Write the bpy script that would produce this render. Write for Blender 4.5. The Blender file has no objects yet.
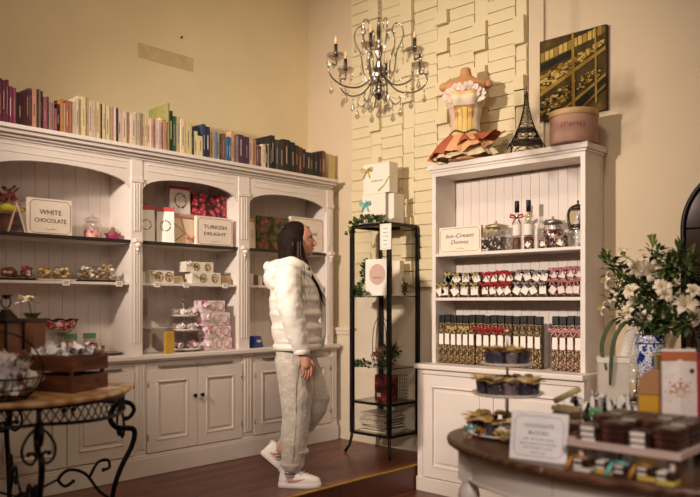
import bpy, bmesh, math, random
from mathutils import Vector, Matrix
R = random.Random(7)
PI = math.pi
C = bpy.context.scene.collection
SC = bpy.context.scene

# ---------------------------------------------------------------- camera
cam_d = bpy.data.cameras.new('camera')
cam = bpy.data.objects.new('camera', cam_d); C.objects.link(cam)
cam.location = (0, 0, 1.18)
cam.rotation_euler = (PI/2, 0, math.radians(43.27 - 90))
cam_d.sensor_width = 36; cam_d.lens = 732/700*36
cam_d.shift_y = 53.5/700
cam_d.dof.use_dof = True; cam_d.dof.focus_distance = 5.0; cam_d.dof.aperture_fstop = 1.2
SC.camera = cam
# ---------------------------------------------------------------- world, lights, exposure
w = bpy.data.worlds.new('world'); SC.world = w; w.use_nodes = True
w.node_tree.nodes['Background'].inputs[0].default_value = (1, .86, .7, 1)
w.node_tree.nodes['Background'].inputs[1].default_value = .03
SC.view_settings.view_transform = 'Standard'; SC.view_settings.look = 'None'
SC.view_settings.gamma = 1; SC.view_settings.use_curve_mapping = False
SC.view_settings.exposure = 0.16

def aim(o, to):
    o.rotation_euler = (Vector(to) - o.location).to_track_quat('-Z', 'Y').to_euler()

def spot(loc, to, power, col, ang, blend, rad):
    d = bpy.data.lights.new('unseen_spotlight', 'SPOT'); o = bpy.data.objects.new('unseen_spotlight', d); C.objects.link(o)
    d.energy = power; d.color = col; d.spot_size = math.radians(ang); d.spot_blend = blend; d.shadow_soft_size = rad
    o.location = loc; aim(o, to); return o

def area(loc, to, power, col, sx, sy):
    d = bpy.data.lights.new('unseen_fill', 'AREA'); o = bpy.data.objects.new('unseen_fill', d); C.objects.link(o)
    d.shape = 'RECTANGLE'; d.size = sx; d.size_y = sy; d.energy = power; d.color = col
    o.location = loc; aim(o, to); return o

spot((-.1, 3.35, 2.5), (4.3, 3.35, 1.8), 680, (1, .86, .74), 72, 1, .08)
spot((1.7, 1.7, 4.2), (3.7, 3.7, 1.9), 210, (1, .84, .64), 100, 1, .3)  # warm unseen spot under the ceiling, lifts the upper walls
area((-1.2, -.4, 2.9), (3.6, 3.6, 1.2), 36, (1, .86, .80), 1.8, 1.2)  # broad soft fill added out of view behind the camera
spot((.1, -.5, 2.5), (3.0, 1.35, .55), 210, (1, .87, .79), 44, 1, .2)  # unseen fill added near the camera to brighten the front table

# ---------------------------------------------------------------- materials
MC = {}
def hexc(h):
    if not isinstance(h, str): return h
    v = [int(h[i:i+2], 16)/255 for i in (0, 2, 4)]
    return tuple(x/12.92 if x <= .04045 else ((x+.055)/1.055)**2.4 for x in v)

def mat(col, rough=.6, metal=0, var=.08, scale=12, bump=0, sheen=0, key='', coat=0):
    k = (str(col), rough, metal, var, scale, bump, sheen, key, coat)
    if k in MC: return MC[k]
    m = bpy.data.materials.new('paint'); m.use_nodes = True; nt = m.node_tree
    b = nt.nodes['Principled BSDF']; c = hexc(col)
    b.inputs['Roughness'].default_value = rough; b.inputs['Metallic'].default_value = metal
    b.inputs['Coat Weight'].default_value = coat
    if sheen: b.inputs['Sheen Weight'].default_value = sheen
    tc = nt.nodes.new('ShaderNodeTexCoord'); n = nt.nodes.new('ShaderNodeTexNoise'); n.inputs['Scale'].default_value = scale
    n.inputs['Detail'].default_value = 4
    nt.links.new(tc.outputs['Object'], n.inputs['Vector'])
    r = nt.nodes.new('ShaderNodeValToRGB')
    r.color_ramp.elements[0].position = .3; r.color_ramp.elements[1].position = .7
    r.color_ramp.elements[0].color = tuple(max(0, x*(1-var)) for x in c)+(1,)
    r.color_ramp.elements[1].color = tuple(min(1, x*(1+var)) for x in c)+(1,)
    nt.links.new(n.outputs['Fac'], r.inputs['Fac']); nt.links.new(r.outputs['Color'], b.inputs['Base Color'])
    if bump:
        bp = nt.nodes.new('ShaderNodeBump'); bp.inputs['Strength'].default_value = bump; bp.inputs['Distance'].default_value = .01
        nt.links.new(n.outputs['Fac'], bp.inputs['Height']); nt.links.new(bp.outputs['Normal'], b.inputs['Normal'])
    MC[k] = m; return m

def ramp_mat(key, tex, stops, scale=10, stretch=(1, 1, 1), rough=.6, metal=0, bump=0, detail=4, dist=0, constant=False, coat=0):
    """noise / voronoi / wave driven colour ramp"""
    if key in MC: return MC[key]
    m = bpy.data.materials.new(key); m.use_nodes = True; nt = m.node_tree
    b = nt.nodes['Principled BSDF']; b.inputs['Roughness'].default_value = rough; b.inputs['Metallic'].default_value = metal
    b.inputs['Coat Weight'].default_value = coat
    tc = nt.nodes.new('ShaderNodeTexCoord'); mp = nt.nodes.new('ShaderNodeMapping'); mp.inputs['Scale'].default_value = stretch
    nt.links.new(tc.outputs['Object'], mp.inputs['Vector'])
    if tex == 'noise':
        n = nt.nodes.new('ShaderNodeTexNoise'); n.inputs['Detail'].default_value = detail; n.inputs['Distortion'].default_value = dist; out = n.outputs['Fac']
    elif tex == 'cell':
        n = nt.nodes.new('ShaderNodeTexVoronoi'); sp = nt.nodes.new('ShaderNodeSeparateColor')
        nt.links.new(n.outputs['Color'], sp.inputs[0]); out = sp.outputs[0]
    elif tex == 'voronoi':
        n = nt.nodes.new('ShaderNodeTexVoronoi'); out = n.outputs['Distance']
    else:
        n = nt.nodes.new('ShaderNodeTexWave'); n.inputs['Distortion'].default_value = dist; n.inputs['Detail'].default_value = detail; out = n.outputs['Fac']
    n.inputs['Scale'].default_value = scale
    nt.links.new(mp.outputs['Vector'], n.inputs['Vector'])
    r = nt.nodes.new('ShaderNodeValToRGB'); cr = r.color_ramp
    if constant: cr.interpolation = 'CONSTANT'
    while len(cr.elements) < len(stops): cr.elements.new(.5)
    for e, (p, c) in zip(cr.elements, stops): e.position = p; e.color = tuple(hexc(c))+(1,)
    nt.links.new(out, r.inputs['Fac']); nt.links.new(r.outputs['Color'], b.inputs['Base Color'])
    if bump:
        bp = nt.nodes.new('ShaderNodeBump'); bp.inputs['Strength'].default_value = bump; bp.inputs['Distance'].default_value = .01
        nt.links.new(out, bp.inputs['Height']); nt.links.new(bp.outputs['Normal'], b.inputs['Normal'])
    MC[key] = m; return m

def glass(tint='ffffff', refl=.12, key='clear_glass'):
    if key in MC: return MC[key]
    m = bpy.data.materials.new(key); m.use_nodes = True; nt = m.node_tree; nt.nodes.clear()
    o = nt.nodes.new('ShaderNodeOutputMaterial'); t = nt.nodes.new('ShaderNodeBsdfTransparent'); g = nt.nodes.new('ShaderNodeBsdfGlossy')
    mx = nt.nodes.new('ShaderNodeMixShader'); lw = nt.nodes.new('ShaderNodeLayerWeight'); lw.inputs['Blend'].default_value = .35
    mt = nt.nodes.new('ShaderNodeMath'); mt.operation = 'MULTIPLY_ADD'; mt.inputs[1].default_value = .6; mt.inputs[2].default_value = refl
    t.inputs['Color'].default_value = hexc(tint)+(1,); g.inputs['Roughness'].default_value = .06
    nt.links.new(lw.outputs['Facing'], mt.inputs[0]); nt.links.new(mt.outputs[0], mx.inputs['Fac'])
    nt.links.new(t.outputs[0], mx.inputs[1]); nt.links.new(g.outputs[0], mx.inputs[2]); nt.links.new(mx.outputs[0], o.inputs['Surface'])
    MC[key] = m; return m

CREAM = mat('e8d6ae', .85, var=.04, scale=2, bump=.05)
WALLR = mat('d2bea0', .85, var=.05, scale=1.6, bump=.05)
WHITE = mat('e2d6cc', .45, var=.03, scale=6)
WHITE2 = mat('dfd2c8', .6, var=.03, scale=6)
TRIMW = mat('dccbb4', .5, var=.03, scale=5)
BLACK = mat('15110f', .45, var=.2, scale=30)
IRON = mat('14100e', .38, metal=.6, var=.2, scale=60)
CHROME = mat('b0a8a0', .12, metal=1, var=.05)
STEEL = mat('a8a29a', .3, metal=1, var=.05)
BRASS = mat('b08a40', .3, metal=1, var=.1)
PAPER = mat('ece2d6', .7, var=.03)
CARD = mat('ead9c6', .65, var=.04)
INK = mat('4a4450', .7, var=.05)
GOLDINK = mat('a8844c', .5, var=.1)
RED = mat('a01c20', .45, var=.12)
GLASS = glass()
PLASTIC = glass('f4f0e8', .10, 'cellophane')
LEAF = mat('34481c', .6, var=.35, scale=40)
LEAF2 = mat('5c6a30', .55, var=.3, scale=40)

# ---------------------------------------------------------------- mesh builder
class MB:
    def __init__(s): s.bm = bmesh.new(); s.mats = []; s.mi = 0
    def use(s, m):
        if m not in s.mats: s.mats.append(m)
        s.mi = s.mats.index(m); return s
    def _f(s, fs, smooth=False):
        for f in fs:
            if f: f.material_index = s.mi; f.smooth = smooth
    def box(s, c, d, rz=0, rx=0, ry=0, bev=0, taper=1):
        M = Matrix.Translation(c) @ Matrix.Rotation(rz, 4, 'Z') @ Matrix.Rotation(ry, 4, 'Y') @ Matrix.Rotation(rx, 4, 'X')
        vs = []
        for z in (-1, 1):
            for x, y in ((-1, -1), (1, -1), (1, 1), (-1, 1)):
                k = taper if z > 0 else 1
                vs.append(s.bm.verts.new(M @ Vector((x*d[0]/2*k, y*d[1]/2*k, z*d[2]/2))))
        q = [(3, 2, 1, 0), (4, 5, 6, 7), (0, 1, 5, 4), (1, 2, 6, 5), (2, 3, 7, 6), (3, 0, 4, 7)]
        fs = [s.bm.faces.new([vs[i] for i in t]) for t in q]; s._f(fs)
        if bev:
            es = list({e for f in fs for e in f.edges})
            r = bmesh.ops.bevel(s.bm, geom=es, offset=min(bev, min(d)*.45), segments=2, profile=.6, affect='EDGES')
            s._f(r['faces'])
        return s
    def b2(s, x0, x1, y0, y1, z0, z1, bev=0): return s.box(((x0+x1)/2, (y0+y1)/2, (z0+z1)/2), (abs(x1-x0), abs(y1-y0), abs(z1-z0)), bev=bev)
    def tube(s, pts, r, n=8, cap=True, closed=False):
        pts = [Vector(p) for p in pts]; m = len(pts); rs = r if isinstance(r, (list, tuple)) else [r]*m; rings = []
        up = Vector((0, 0, 1)); prev = None
        for i, p in enumerate(pts):
            if closed: t = pts[(i+1) % m]-pts[i-1]
            else: t = pts[min(i+1, m-1)]-pts[max(i-1, 0)]
            if t.length < 1e-9: t = Vector((0, 0, 1))
            t.normalize()
            if prev is None: a = t.cross(up) if abs(t.dot(up)) < .95 else t.cross(Vector((1, 0, 0)))
            else: a = prev - t*prev.dot(t)
            if a.length < 1e-6: a = t.orthogonal()
            a.normalize(); prev = a; b = t.cross(a)
            rings.append([s.bm.verts.new(p+(a*math.cos(2*PI*k/n)+b*math.sin(2*PI*k/n))*rs[i]) for k in range(n)])
        fs = []
        for i in range(m if closed else m-1):
            A, B = rings[i], rings[(i+1) % m]
            for k in range(n): fs.append(s.bm.faces.new((A[k], A[(k+1) % n], B[(k+1) % n], B[k])))
        s._f(fs, True)
        if cap and not closed: s._f([s.bm.faces.new(rings[0][::-1]), s.bm.faces.new(rings[-1])])
        return s
    def lathe(s, prof, c=(0, 0, 0), n=24, sx=1, sy=1, rz=0, wob=None):
        rings = []; c = Vector(c)
        for j, (r, z) in enumerate(prof):
            ring = []
            for k in range(n):
                a = 2*PI*k/n; q = r*(wob(a, j) if wob else 1)
                x, y = q*math.cos(a)*sx, q*math.sin(a)*sy
                ring.append(s.bm.verts.new(c+Vector((x*math.cos(rz)-y*math.sin(rz), x*math.sin(rz)+y*math.cos(rz), z))))
            rings.append(ring)
        fs = []
        for A, B in zip(rings, rings[1:]):
            for k in range(n): fs.append(s.bm.faces.new((A[k], A[(k+1) % n], B[(k+1) % n], B[k])))
        s._f(fs, True)
        if prof[0][0] > 1e-6: s._f([s.bm.faces.new(rings[0][::-1])])
        if prof[-1][0] > 1e-6: s._f([s.bm.faces.new(rings[-1])])
        return s
    def ball(s, c, r, n=12, sx=1, sy=1, sz=1, rz=0, wob=None):
        m = max(4, n//2)
        pr = [(r*math.sin(PI*i/m) if 0 < i < m else 1e-7, -r*sz*math.cos(PI*i/m)) for i in range(m+1)]
        return s.lathe(pr, c, n, sx, sy, rz, wob)
    def prism(s, pts, axis, a, b, bev=0, smooth=False):
        """polygon pts (u,v) extruded along axis from a to b. 'y': (x,z); 'x': (y,z); 'z': (x,y)"""
        def P(u, v, w): return {'y': (u, w, v), 'x': (w, u, v), 'z': (u, v, w)}[axis]
        A = [s.bm.verts.new(P(u, v, a)) for u, v in pts]; B = [s.bm.verts.new(P(u, v, b)) for u, v in pts]
        n = len(pts); fs = [s.bm.faces.new(A), s.bm.faces.new(B[::-1])]
        s._f(fs)
        sd = [s.bm.faces.new((A[i], B[i], B[(i+1) % n], A[(i+1) % n])) for i in range(n)]
        s._f(sd, smooth)
        return s
    def quad(s, pts, smooth=False):
        s._f([s.bm.faces.new([s.bm.verts.new(p) for p in pts])], smooth); return s
    def sheet(s, grid, smooth=True, close=False):
        V = [[s.bm.verts.new(p) for p in row] for row in grid]; fs = []
        for i in range(len(V)-1):
            w_ = len(V[i])
            for j in range(w_ if close else w_-1):
                fs.append(s.bm.faces.new((V[i][j], V[i][(j+1) % w_], V[i+1][(j+1) % w_], V[i+1][j])))
        s._f(fs, smooth); return s
    def xf(s, M): bmesh.ops.transform(s.bm, matrix=M, verts=s.bm.verts[:]); return s
    def build(s, name, m=None, parent=None, recalc=True):
        me = bpy.data.meshes.new(name)
        if recalc: bmesh.ops.recalc_face_normals(s.bm, faces=s.bm.faces[:])
        s.bm.to_mesh(me); s.bm.free()
        for x in (s.mats or [m]): me.materials.append(x)
        o = bpy.data.objects.new(name, me); C.objects.link(o)
        if parent: o.parent = parent
        return o

def tag(o, label=None, cat=None, group=None, kind=None):
    if label: o['label'] = label
    if cat: o['category'] = cat
    if group: o['group'] = group
    if kind: o['kind'] = kind
    return o
def thing(name, label, cat, loc=(0, 0, 0), rz=0, group=None):
    o = bpy.data.objects.new(name, None); C.objects.link(o); o.empty_display_size = .05
    o.location = loc; o.rotation_euler = (0, 0, rz); return tag(o, label, cat, group)
def place(o, loc, rz=0): o.location = loc; o.rotation_euler = (0, 0, rz); return o
KIDS = {}
def dup(root, loc, rz=0, label=None, group=None, scale=None):
    r = root.copy(); C.objects.link(r); r.location = loc; r.rotation_euler = (root.rotation_euler[0], root.rotation_euler[1], rz)
    if scale: r.scale = scale if isinstance(scale, tuple) else (scale,)*3
    if label: r['label'] = label
    if group: r['group'] = group
    for ch in list(root.children):
        c = ch.copy(); C.objects.link(c); c.parent = r
        for g in list(ch.children):
            d = g.copy(); C.objects.link(d); d.parent = c
    return r
def struct(name, mb, m=None):
    o = mb.build(name, m); o['kind'] = 'structure'; return o
def swap(o, m):
    """own copy of the mesh with another material"""
    o.data = o.data.copy(); o.data.materials.clear()
    o.data.materials.append(m); return o

TXT = {}
def text(s, h, m, parent, loc, width=None, shear=0, name='lettering', flat=False, rx=PI/2, rz=0, ext=.0004):
    """text facing local -Y (rx=90deg), centred at loc, h = letter height"""
    k = (s, shear)
    if k not in TXT:
        cu = bpy.data.curves.new('lettering', 'FONT'); cu.body = s; cu.align_x = 'CENTER'; cu.align_y = 'CENTER'; cu.shear = shear; cu.extrude = .01; cu.resolution_u = 2
        ob = bpy.data.objects.new('lettering', cu); C.objects.link(ob)
        dg = bpy.context.evaluated_depsgraph_get(); me = bpy.data.meshes.new_from_object(ob.evaluated_get(dg))
        bpy.data.objects.remove(ob); TXT[k] = me
    me = TXT[k].copy(); xs = [v.co.x for v in me.vertices]; wd = max(xs)-min(xs)
    sy = h/.7; sx = sy if not width else width/wd
    cx = (max(xs)+min(xs))/2
    ys = [v.co.y for v in me.vertices]; cy = (max(ys)+min(ys))/2
    for v in me.vertices: v.co = Vector(((v.co.x-cx)*sx, (v.co.y-cy)*sy, v.co.z*ext/.01))
    me.materials.clear(); me.materials.append(m)
    o = bpy.data.objects.new(name, me); C.objects.link(o); o.parent = parent
    o.location = loc; o.rotation_euler = (rx, 0, rz); return o
# ================================================================ the room
LOW = -.18                       # the shop floor is one step lower than the timber platform
XW, YW, ZC = 4.60, 4.86, 4.3
def plank_mat(key, cols, rough):
    m = bpy.data.materials.new(key); m.use_nodes = True; nt = m.node_tree; b = nt.nodes['Principled BSDF']
    tc = nt.nodes.new('ShaderNodeTexCoord'); mp = nt.nodes.new('ShaderNodeMapping'); mp.inputs['Scale'].default_value = (1, 1, 1)
    nt.links.new(tc.outputs['Object'], mp.inputs['Vector'])
    br = nt.nodes.new('ShaderNodeTexBrick'); br.inputs['Scale'].default_value = 1; br.inputs['Brick Width'].default_value = 1.3; br.inputs['Row Height'].default_value = .085
    br.inputs['Mortar Size'].default_value = .0035; br.inputs['Color1'].default_value = hexc(cols[0])+(1,); br.inputs['Color2'].default_value = hexc(cols[1])+(1,); br.inputs['Mortar'].default_value = hexc(cols[2])+(1,)
    br.offset = .37
    nt.links.new(mp.outputs['Vector'], br.inputs['Vector'])
    mp2 = nt.nodes.new('ShaderNodeMapping'); mp2.inputs['Scale'].default_value = (1.5, 22, 1); nt.links.new(tc.outputs['Object'], mp2.inputs['Vector'])
    n = nt.nodes.new('ShaderNodeTexNoise'); n.inputs['Scale'].default_value = 2.5; n.inputs['Detail'].default_value = 6; nt.links.new(mp2.outputs['Vector'], n.inputs['Vector'])
    mx = nt.nodes.new('ShaderNodeMix'); mx.data_type = 'RGBA'; mx.blend_type = 'OVERLAY'; mx.inputs[0].default_value = .45
    nt.links.new(br.outputs['Color'], mx.inputs[6]); nt.links.new(n.outputs['Fac'], mx.inputs[7]); nt.links.new(mx.outputs[2], b.inputs['Base Color'])
    b.inputs['Roughness'].default_value = rough
    MC[key] = m; return m
FLOORW = plank_mat('timber_floor', ('74402a', '4e2618', '1c0b07'), .36)
STEPY = 3.30
m = MB(); m.b2(-2.6, XW+.15, -2.4, YW+.1, LOW-.1, LOW); struct('floor', m, FLOORW)
m = MB(); m.prism([(2.55, STEPY), (XW, STEPY), (XW, YW), (-2.5, YW), (-2.5, 2.6), (2.55, 2.6)], 'z', LOW, 0); struct('floor_platform', m, FLOORW)
m = MB(); m.b2(2.56, 4.60, STEPY-.012, STEPY+.012, -.006, .003, bev=.002)
struct('trim_step', m, mat('b8902c', .35, metal=.6, var=.1))
m = MB(); m.b2(-2.6, XW+.15, -2.4, YW+.15, ZC, ZC+.1); struct('ceiling', m, CREAM)
m = MB(); m.b2(-2.6, XW+.15, YW, YW+.15, LOW, ZC); struct('wall_left', m, CREAM)
m = MB(); m.b2(XW, XW+.15, -2.4, YW, LOW, ZC); struct('wall_right', m, WALLR)
m = MB(); m.b2(-2.6, XW+.15, -2.55, -2.4, LOW, ZC); struct('wall_back', m, WALLR)
m = MB(); m.b2(-2.75, -2.6, -2.4, YW+.15, LOW, ZC); struct('wall_behind', m, WALLR)
# relief block panel on the right wall: wide and narrow columns of overlapping blocks
m = MB(); m.b2(XW-.03, XW, 3.32, 4.27, 1.30, ZC); m.b2(XW-.03, XW, 2.60, 3.32, 2.23, ZC)
y = 4.27; i = 0
while y > 2.64:
    wd = .225 if i % 2 == 0 else .115
    y1 = max(y-wd, 2.60); z = (1.30 if y1 > 3.3 else 2.24) + R.uniform(0, .08)
    while z < ZC-.02:
        h = .088 if i % 2 == 0 else .108
        if i % 2 and R.random() < .3: h = .2
        dp = R.choice((.014, .018, .022)) if i % 2 == 0 else R.choice((.012, .016, .05, .055))
        z2 = min(z+h, ZC-.002)
        m.box((XW-.03-dp/2, (y+y1)/2, (z+z2)/2), (dp, y-y1-.004, z2-z-.009), bev=.0015, ry=-.12 if i % 2 == 0 else -.03)
        z = z2
    y = y1; i += 1
struct('wall_relief_panel', m, mat('d8c8a2', .75, var=.04, scale=3))
m = MB(); m.b2(XW-.025, XW, 2.48, 2.595, 2.23, ZC, bev=.004); struct('trim_pilaster', m, WALLR)
# wainscot, ledge and skirting in the corner
m = MB(); m.b2(XW-.03, XW, 4.22, YW, 0, .93); m.b2(XW-.03, XW, 3.30, 4.22, 0, 1.25); struct('wall_wainscot', m, TRIMW)
m = MB(); m.b2(XW-.055, XW, 4.25, YW, .93, .96, bev=.006); m.b2(XW-.045, XW-.03, 4.25, YW, .90, .93, bev=.005); struct('trim_dado', m, TRIMW)
m = MB(); m.b2(XW-.045, XW-.03, 3.3, YW, 0, .15, bev=.005); m.b2(XW-.052, XW-.03, 3.3, YW, 0, .02, bev=.004); struct('baseboard_right', m, TRIMW)
m = MB(); m.b2(-2.5, 1.6, YW-.015, YW, 0, .14, bev=.004); struct('baseboard_left', m, TRIMW)
# pale patch left on the wall by a removed sign, and a nail
m = MB()
def on_wall(px, py):
    u = (px-350)/732; v = (302-py)/732; c, s = math.cos(math.radians(43.27)), math.sin(math.radians(43.27)); t = YW/(s-u*c)
    return (c+u*s)*t, 1.18+v*t
x0, z0 = on_wall(138, 49); x1, z1 = on_wall(193, 66)
m.b2(x0, x1, YW-.004, YW, (z0+z1)/2-.055, (z0+z1)/2+.055, bev=.002)
o = struct('trim_sign_backing', m, mat('cdb78c', .9, var=.12, scale=14))
m = MB(); x0, z0 = on_wall(181, 38); m.tube([(x0, YW+.004, z0), (x0, YW-.02, z0+.006)], .006, 6)
tag(m.build('nail', IRON), 'small dark nail in the bare wall above the pale patch', 'nail')

# ================================================================ left bookcase (front faces -Y)
FY, UY, BY = 4.39, 4.45, 4.75
ST = [(1.545, 1.635), (2.577, 2.66), (3.484, 3.587), (4.437, 4.51)]
bc = thing('display_bookcase', 'long white arched bookcase with cupboards below along the left wall', 'bookcase', (0, 0, 0))
def part(name, mb, m, par): return mb.build(name, m, par)
X0, X1 = ST[0][0], ST[-1][1]
m = MB()
m.b2(X0, X0+.02, UY+.02, YW-.003, .82, 2.15); m.b2(X1-.02, X1, UY+.02, YW-.003, .82, 2.15)
for a, b in ST[1:-1]: m.b2((a+b)/2-.03, (a+b)/2+.03, UY+.02, BY, .82, 2.12)
m.b2(X0, X1, BY+.012, YW-.003, .82, 2.15); m.b2(X0+.02, X1-.02, UY+.02, BY+.012, 2.10, 2.12)
m.b2(X0, X1, FY+.025, YW-.003, .0, .79)
part('body', m, WHITE, bc)
for k in range(3):                      # beadboard backs
    a, b = ST[k][1]-.03, ST[k+1][0]+.03
    m = MB(); n = 11; wd = (b-a)/n
    for i in range(n): m.b2(a+i*wd+.0008, a+(i+1)*wd-.0008, BY, BY+.012, .82, 2.10, bev=.002)
    part('back_panel', m, WHITE2, bc)
for k in range(3):                      # arched heads
    a, b = ST[k][1], ST[k+1][0]; mid = (a+b)/2; hw = (b-a)/2
    pts = [(a, 2.15), (a, 1.945)] + [(mid-hw+2*hw*i/24, 1.945+.10*math.sqrt(max(0, 1-(abs(i/12-1))**2.2))) for i in range(1, 24)] + [(b, 1.945), (b, 2.15)]
    m = MB(); m.prism(pts, 'y', UY, UY+.022); 
    m.b2(a+.04, b-.04, UY-.004, UY, 2.075, 2.081); m.b2(a+.04, b-.04, UY-.004, UY, 2.118, 2.122)
    part('arched_head', m, WHITE, bc)
    pass
for a, b in ST:
    m = MB()
    m.b2(a, b, UY-.006, UY+.02, .82, 2.15)
    for q in (.28, .5, .72): m.b2(a+(b-a)*q-.004, a+(b-a)*q+.004, UY-.012, UY-.006, .90, 1.55, bev=.002)
    for q in (.28, .5, .72): m.b2(a+(b-a)*q-.004, a+(b-a)*q+.004, UY-.012, UY-.006, 1.66, 1.98, bev=.002)
    m.b2(a-.004, b+.004, UY-.014, UY, 1.99, 2.02, bev=.003)
    part('upright', m, WHITE, bc)
for a, b in ST:
    m = MB()
    m.b2(a, b, FY-.006+.02, FY+.03, .14, .79)
    for q in (.25, .5, .75): m.b2(a+(b-a)*q-.005, a+(b-a)*q+.005, FY+.005, FY+.014, .19, .75, bev=.002)
    part('pilaster', m, WHITE, bc)
# cornice, counter, plinth
m = MB()
for dy, z0, z1 in ((.010, 2.145, 2.16), (.03, 2.16, 2.178), (.062, 2.178, 2.20), (.085, 2.20, 2.225)):
    m.b2(X0-dy*.3, X1-.03+dy*.25, UY-dy, YW-.003, z0, z1, bev=.004)
part('cornice', m, WHITE, bc)
m = MB(); m.b2(X0-.01, X1+.015, FY-.02, YW-.003, .79, .82, bev=.006); m.b2(X0-.004, X1+.008, FY-.005, FY+.03, .775, .79, bev=.004); part('counter', m, WHITE, bc)
m = MB(); m.b2(X0-.01, X1+.01, FY, YW-.003, 0, .125, bev=.004); m.b2(X0-.005, X1+.005, FY+.008, FY+.03, .125, .145, bev=.006); part('plinth', m, WHITE, bc)
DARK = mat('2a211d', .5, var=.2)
for k in range(3):
    a, b = ST[k][1]-.02, ST[k+1][0]+.02
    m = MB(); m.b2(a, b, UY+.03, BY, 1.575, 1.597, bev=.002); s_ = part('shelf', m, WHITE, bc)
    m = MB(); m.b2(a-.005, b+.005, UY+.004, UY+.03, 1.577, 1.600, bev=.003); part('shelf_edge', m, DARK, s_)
    m = MB(); m.b2(a, b, UY+.03, BY, 1.295, 1.312, bev=.002); part('shelf', m, WHITE, bc)
for a, b in ST:                          # scroll corbels at the ledge
    x = (a+b)/2; m = MB()
    m.box((x, UY-.018, 1.595), (.058, .04, .026), bev=.006); m.ball((x, UY-.022, 1.565), .02, 10, sx=1.1); m.ball((x, UY-.016, 1.535), .014, 10); m.ball((x, UY-.01, 1.512), .009, 8)
    part('corbel', m, WHITE, bc)
# raised panel doors
def panel_door(parent, w_, h_, m, name='door', knob=None):
    """door with its lower left corner at the origin, front towards -Y"""
    k = MB(); st = min(.075, w_*.2)
    k.b2(0, w_, -.02, 0, 0, st); k.b2(0, w_, -.02, 0, h_-st, h_); k.b2(0, st, -.02, 0, st, h_-st); k.b2(w_-st, w_, -.02, 0, st, h_-st)
    k.b2(st, w_-st, -.008, 0, st, h_-st)
    e = .012
    for a, b, c, d in ((st, w_-st, st, st+e), (st, w_-st, h_-st-e, h_-st), (st, st+e, st, h_-st), (w_-st-e, w_-st, st, h_-st)):
        k.b2(a, b, -.024, -.008, c, d, bev=.004)
    k.b2(st+.035, w_-st-.035, -.016, -.008, st+.035, h_-st-.035, bev=.007)
    d = k.build(name, m, parent)
    if knob:
        q = MB(); x, z = knob; q.lathe([(.006, 0), (.005, .012), (.013, .018), (.015, .026), (.011, .032), (1e-6, .034)], n=12)
        q.xf(Matrix.Translation((x, -.02, z)) @ Matrix.Rotation(PI/2, 4, 'X')); q.build('knob', IRON, d)
    return d
for k in range(3):
    a, b = ST[k][1]+.008, ST[k+1][0]-.008; mid = (a+b)/2
    for x0, x1, kx in ((a, mid-.003, mid-.003-a-.028), (mid+.003, b, .028)):
        d = panel_door(bc, x1-x0, .56, WHITE, knob=(kx, .36)); d.location = (x0, FY+.026, .155)
    m = MB(); m.b2(a+.09, b-.09, FY-.002, FY+.026, .732, .742, bev=.002); m.tube([((a+b)/2-.02, FY-.012, .745), ((a+b)/2+.02, FY-.012, .745)], .006, 8)
    s_ = part('pull_out_slide', m, STEEL, bc)
    m = MB(); m.b2(a, b, FY+.02, FY+.026, .722, .772, bev=.003); part('rail', m, WHITE, bc)
    for hx in (a+.004, b-.004):
        for hz in (.24, .60): m = MB(); m.tube([(hx, FY+.004, hz), (hx, FY+.004, hz+.04)], .004, 6); part('hinge', m, BRASS, bc)
# price tickets clipped on the white shelf
def ticket(x, y, z, w_, label, par=None):
    m = MB(); m.b2(-w_/2, w_/2, -.0015, .0015, -.026, .012, bev=.001)
    o = thing('price_ticket', label, 'price ticket', (x, y, z)); m.build('card', PAPER, o)
    for q in (.002, -.006, -.014):
        k = MB(); k.b2(-w_*.32, w_*.32, -.0022, -.0015, q-.0012, q+.0012); k.build('print_line', INK, o)
    return o

# ================================================================ right cabinet (front faces -X), built facing -Y in its own frame
RZ = -PI/2
FX, RUX = 4.20, 4.33
YL, YR = 3.285, 2.01              # left and right ends
def RC(px_y, x): return (x, px_y)
rc = thing('display_cabinet', 'white open shelved cabinet with cupboard base against the right wall', 'cabinet', (XW, YL, 0), RZ)
W = YL-YR                          # local x 0..W, local y: XW -> 0, front at -(XW-FX)
D = XW-FX; UD = XW-RUX
UL, UR = .035, W-.05
m = MB(); m.b2(0, W, -D+.022, -.004, LOW, .70); part('body', m, WHITE, rc)
m = MB(); m.b2(-.02, W+.005, -D-.022, -.004, .70, .735, bev=.008); part('counter', m, WHITE, rc)
m = MB(); m.b2(-.006, W+.006, -D-.008, -.004, LOW, LOW+.10, bev=.004); part('plinth', m, WHITE, rc)
m = MB(); m.b2(0, W, -D+.006, -D+.03, .665, .70); m.b2(0, .045, -D+.006, -D+.03, LOW+.1, .665); m.b2(W-.045, W, -D+.006, -D+.03, LOW+.1, .665); part('face_frame', m, WHITE, rc)
hw = (W-.1)/2
for i in range(2):
    x0 = .048+i*(hw+.004); d = panel_door(rc, hw-.002, .73, WHITE, knob=(hw-.035 if i == 0 else .03, .44)); d.location = (x0, -D+.026, LOW+.107)
m = MB(); m.b2(UL, UL+.034, -UD, -.004, .735, 2.125, bev=.003); m.b2(UR-.034, UR, -UD, -.004, .735, 2.125, bev=.003); m.b2(UL+.03, UR-.03, -UD, -.004, 2.095, 2.125); part('side', m, WHITE, rc)
m = MB(); a, b = UL+.034, UR-.034; n = 16; wd = (b-a)/n
for i in range(n): m.b2(a+i*wd+.0007, a+(i+1)*wd-.0007, -.018, -.006, .735, 2.085, bev=.002)
m.b2(a, b, -.008, -.004, .735, 2.085); part('back_panel', m, WHITE2, rc)
for z in (1.19, 1.51):
    m = MB(); m.b2(UL+.03, UR-.03, -UD+.006, -.018, z, z+.022, bev=.003); part('shelf', m, WHITE, rc)
m = MB()
for dy, z0, z1 in ((.010, 2.125, 2.142), (.024, 2.142, 2.18)):
    m.b2(UL-dy, UR+dy, -UD-dy, -.004, z0, z1, bev=.004)
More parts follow.
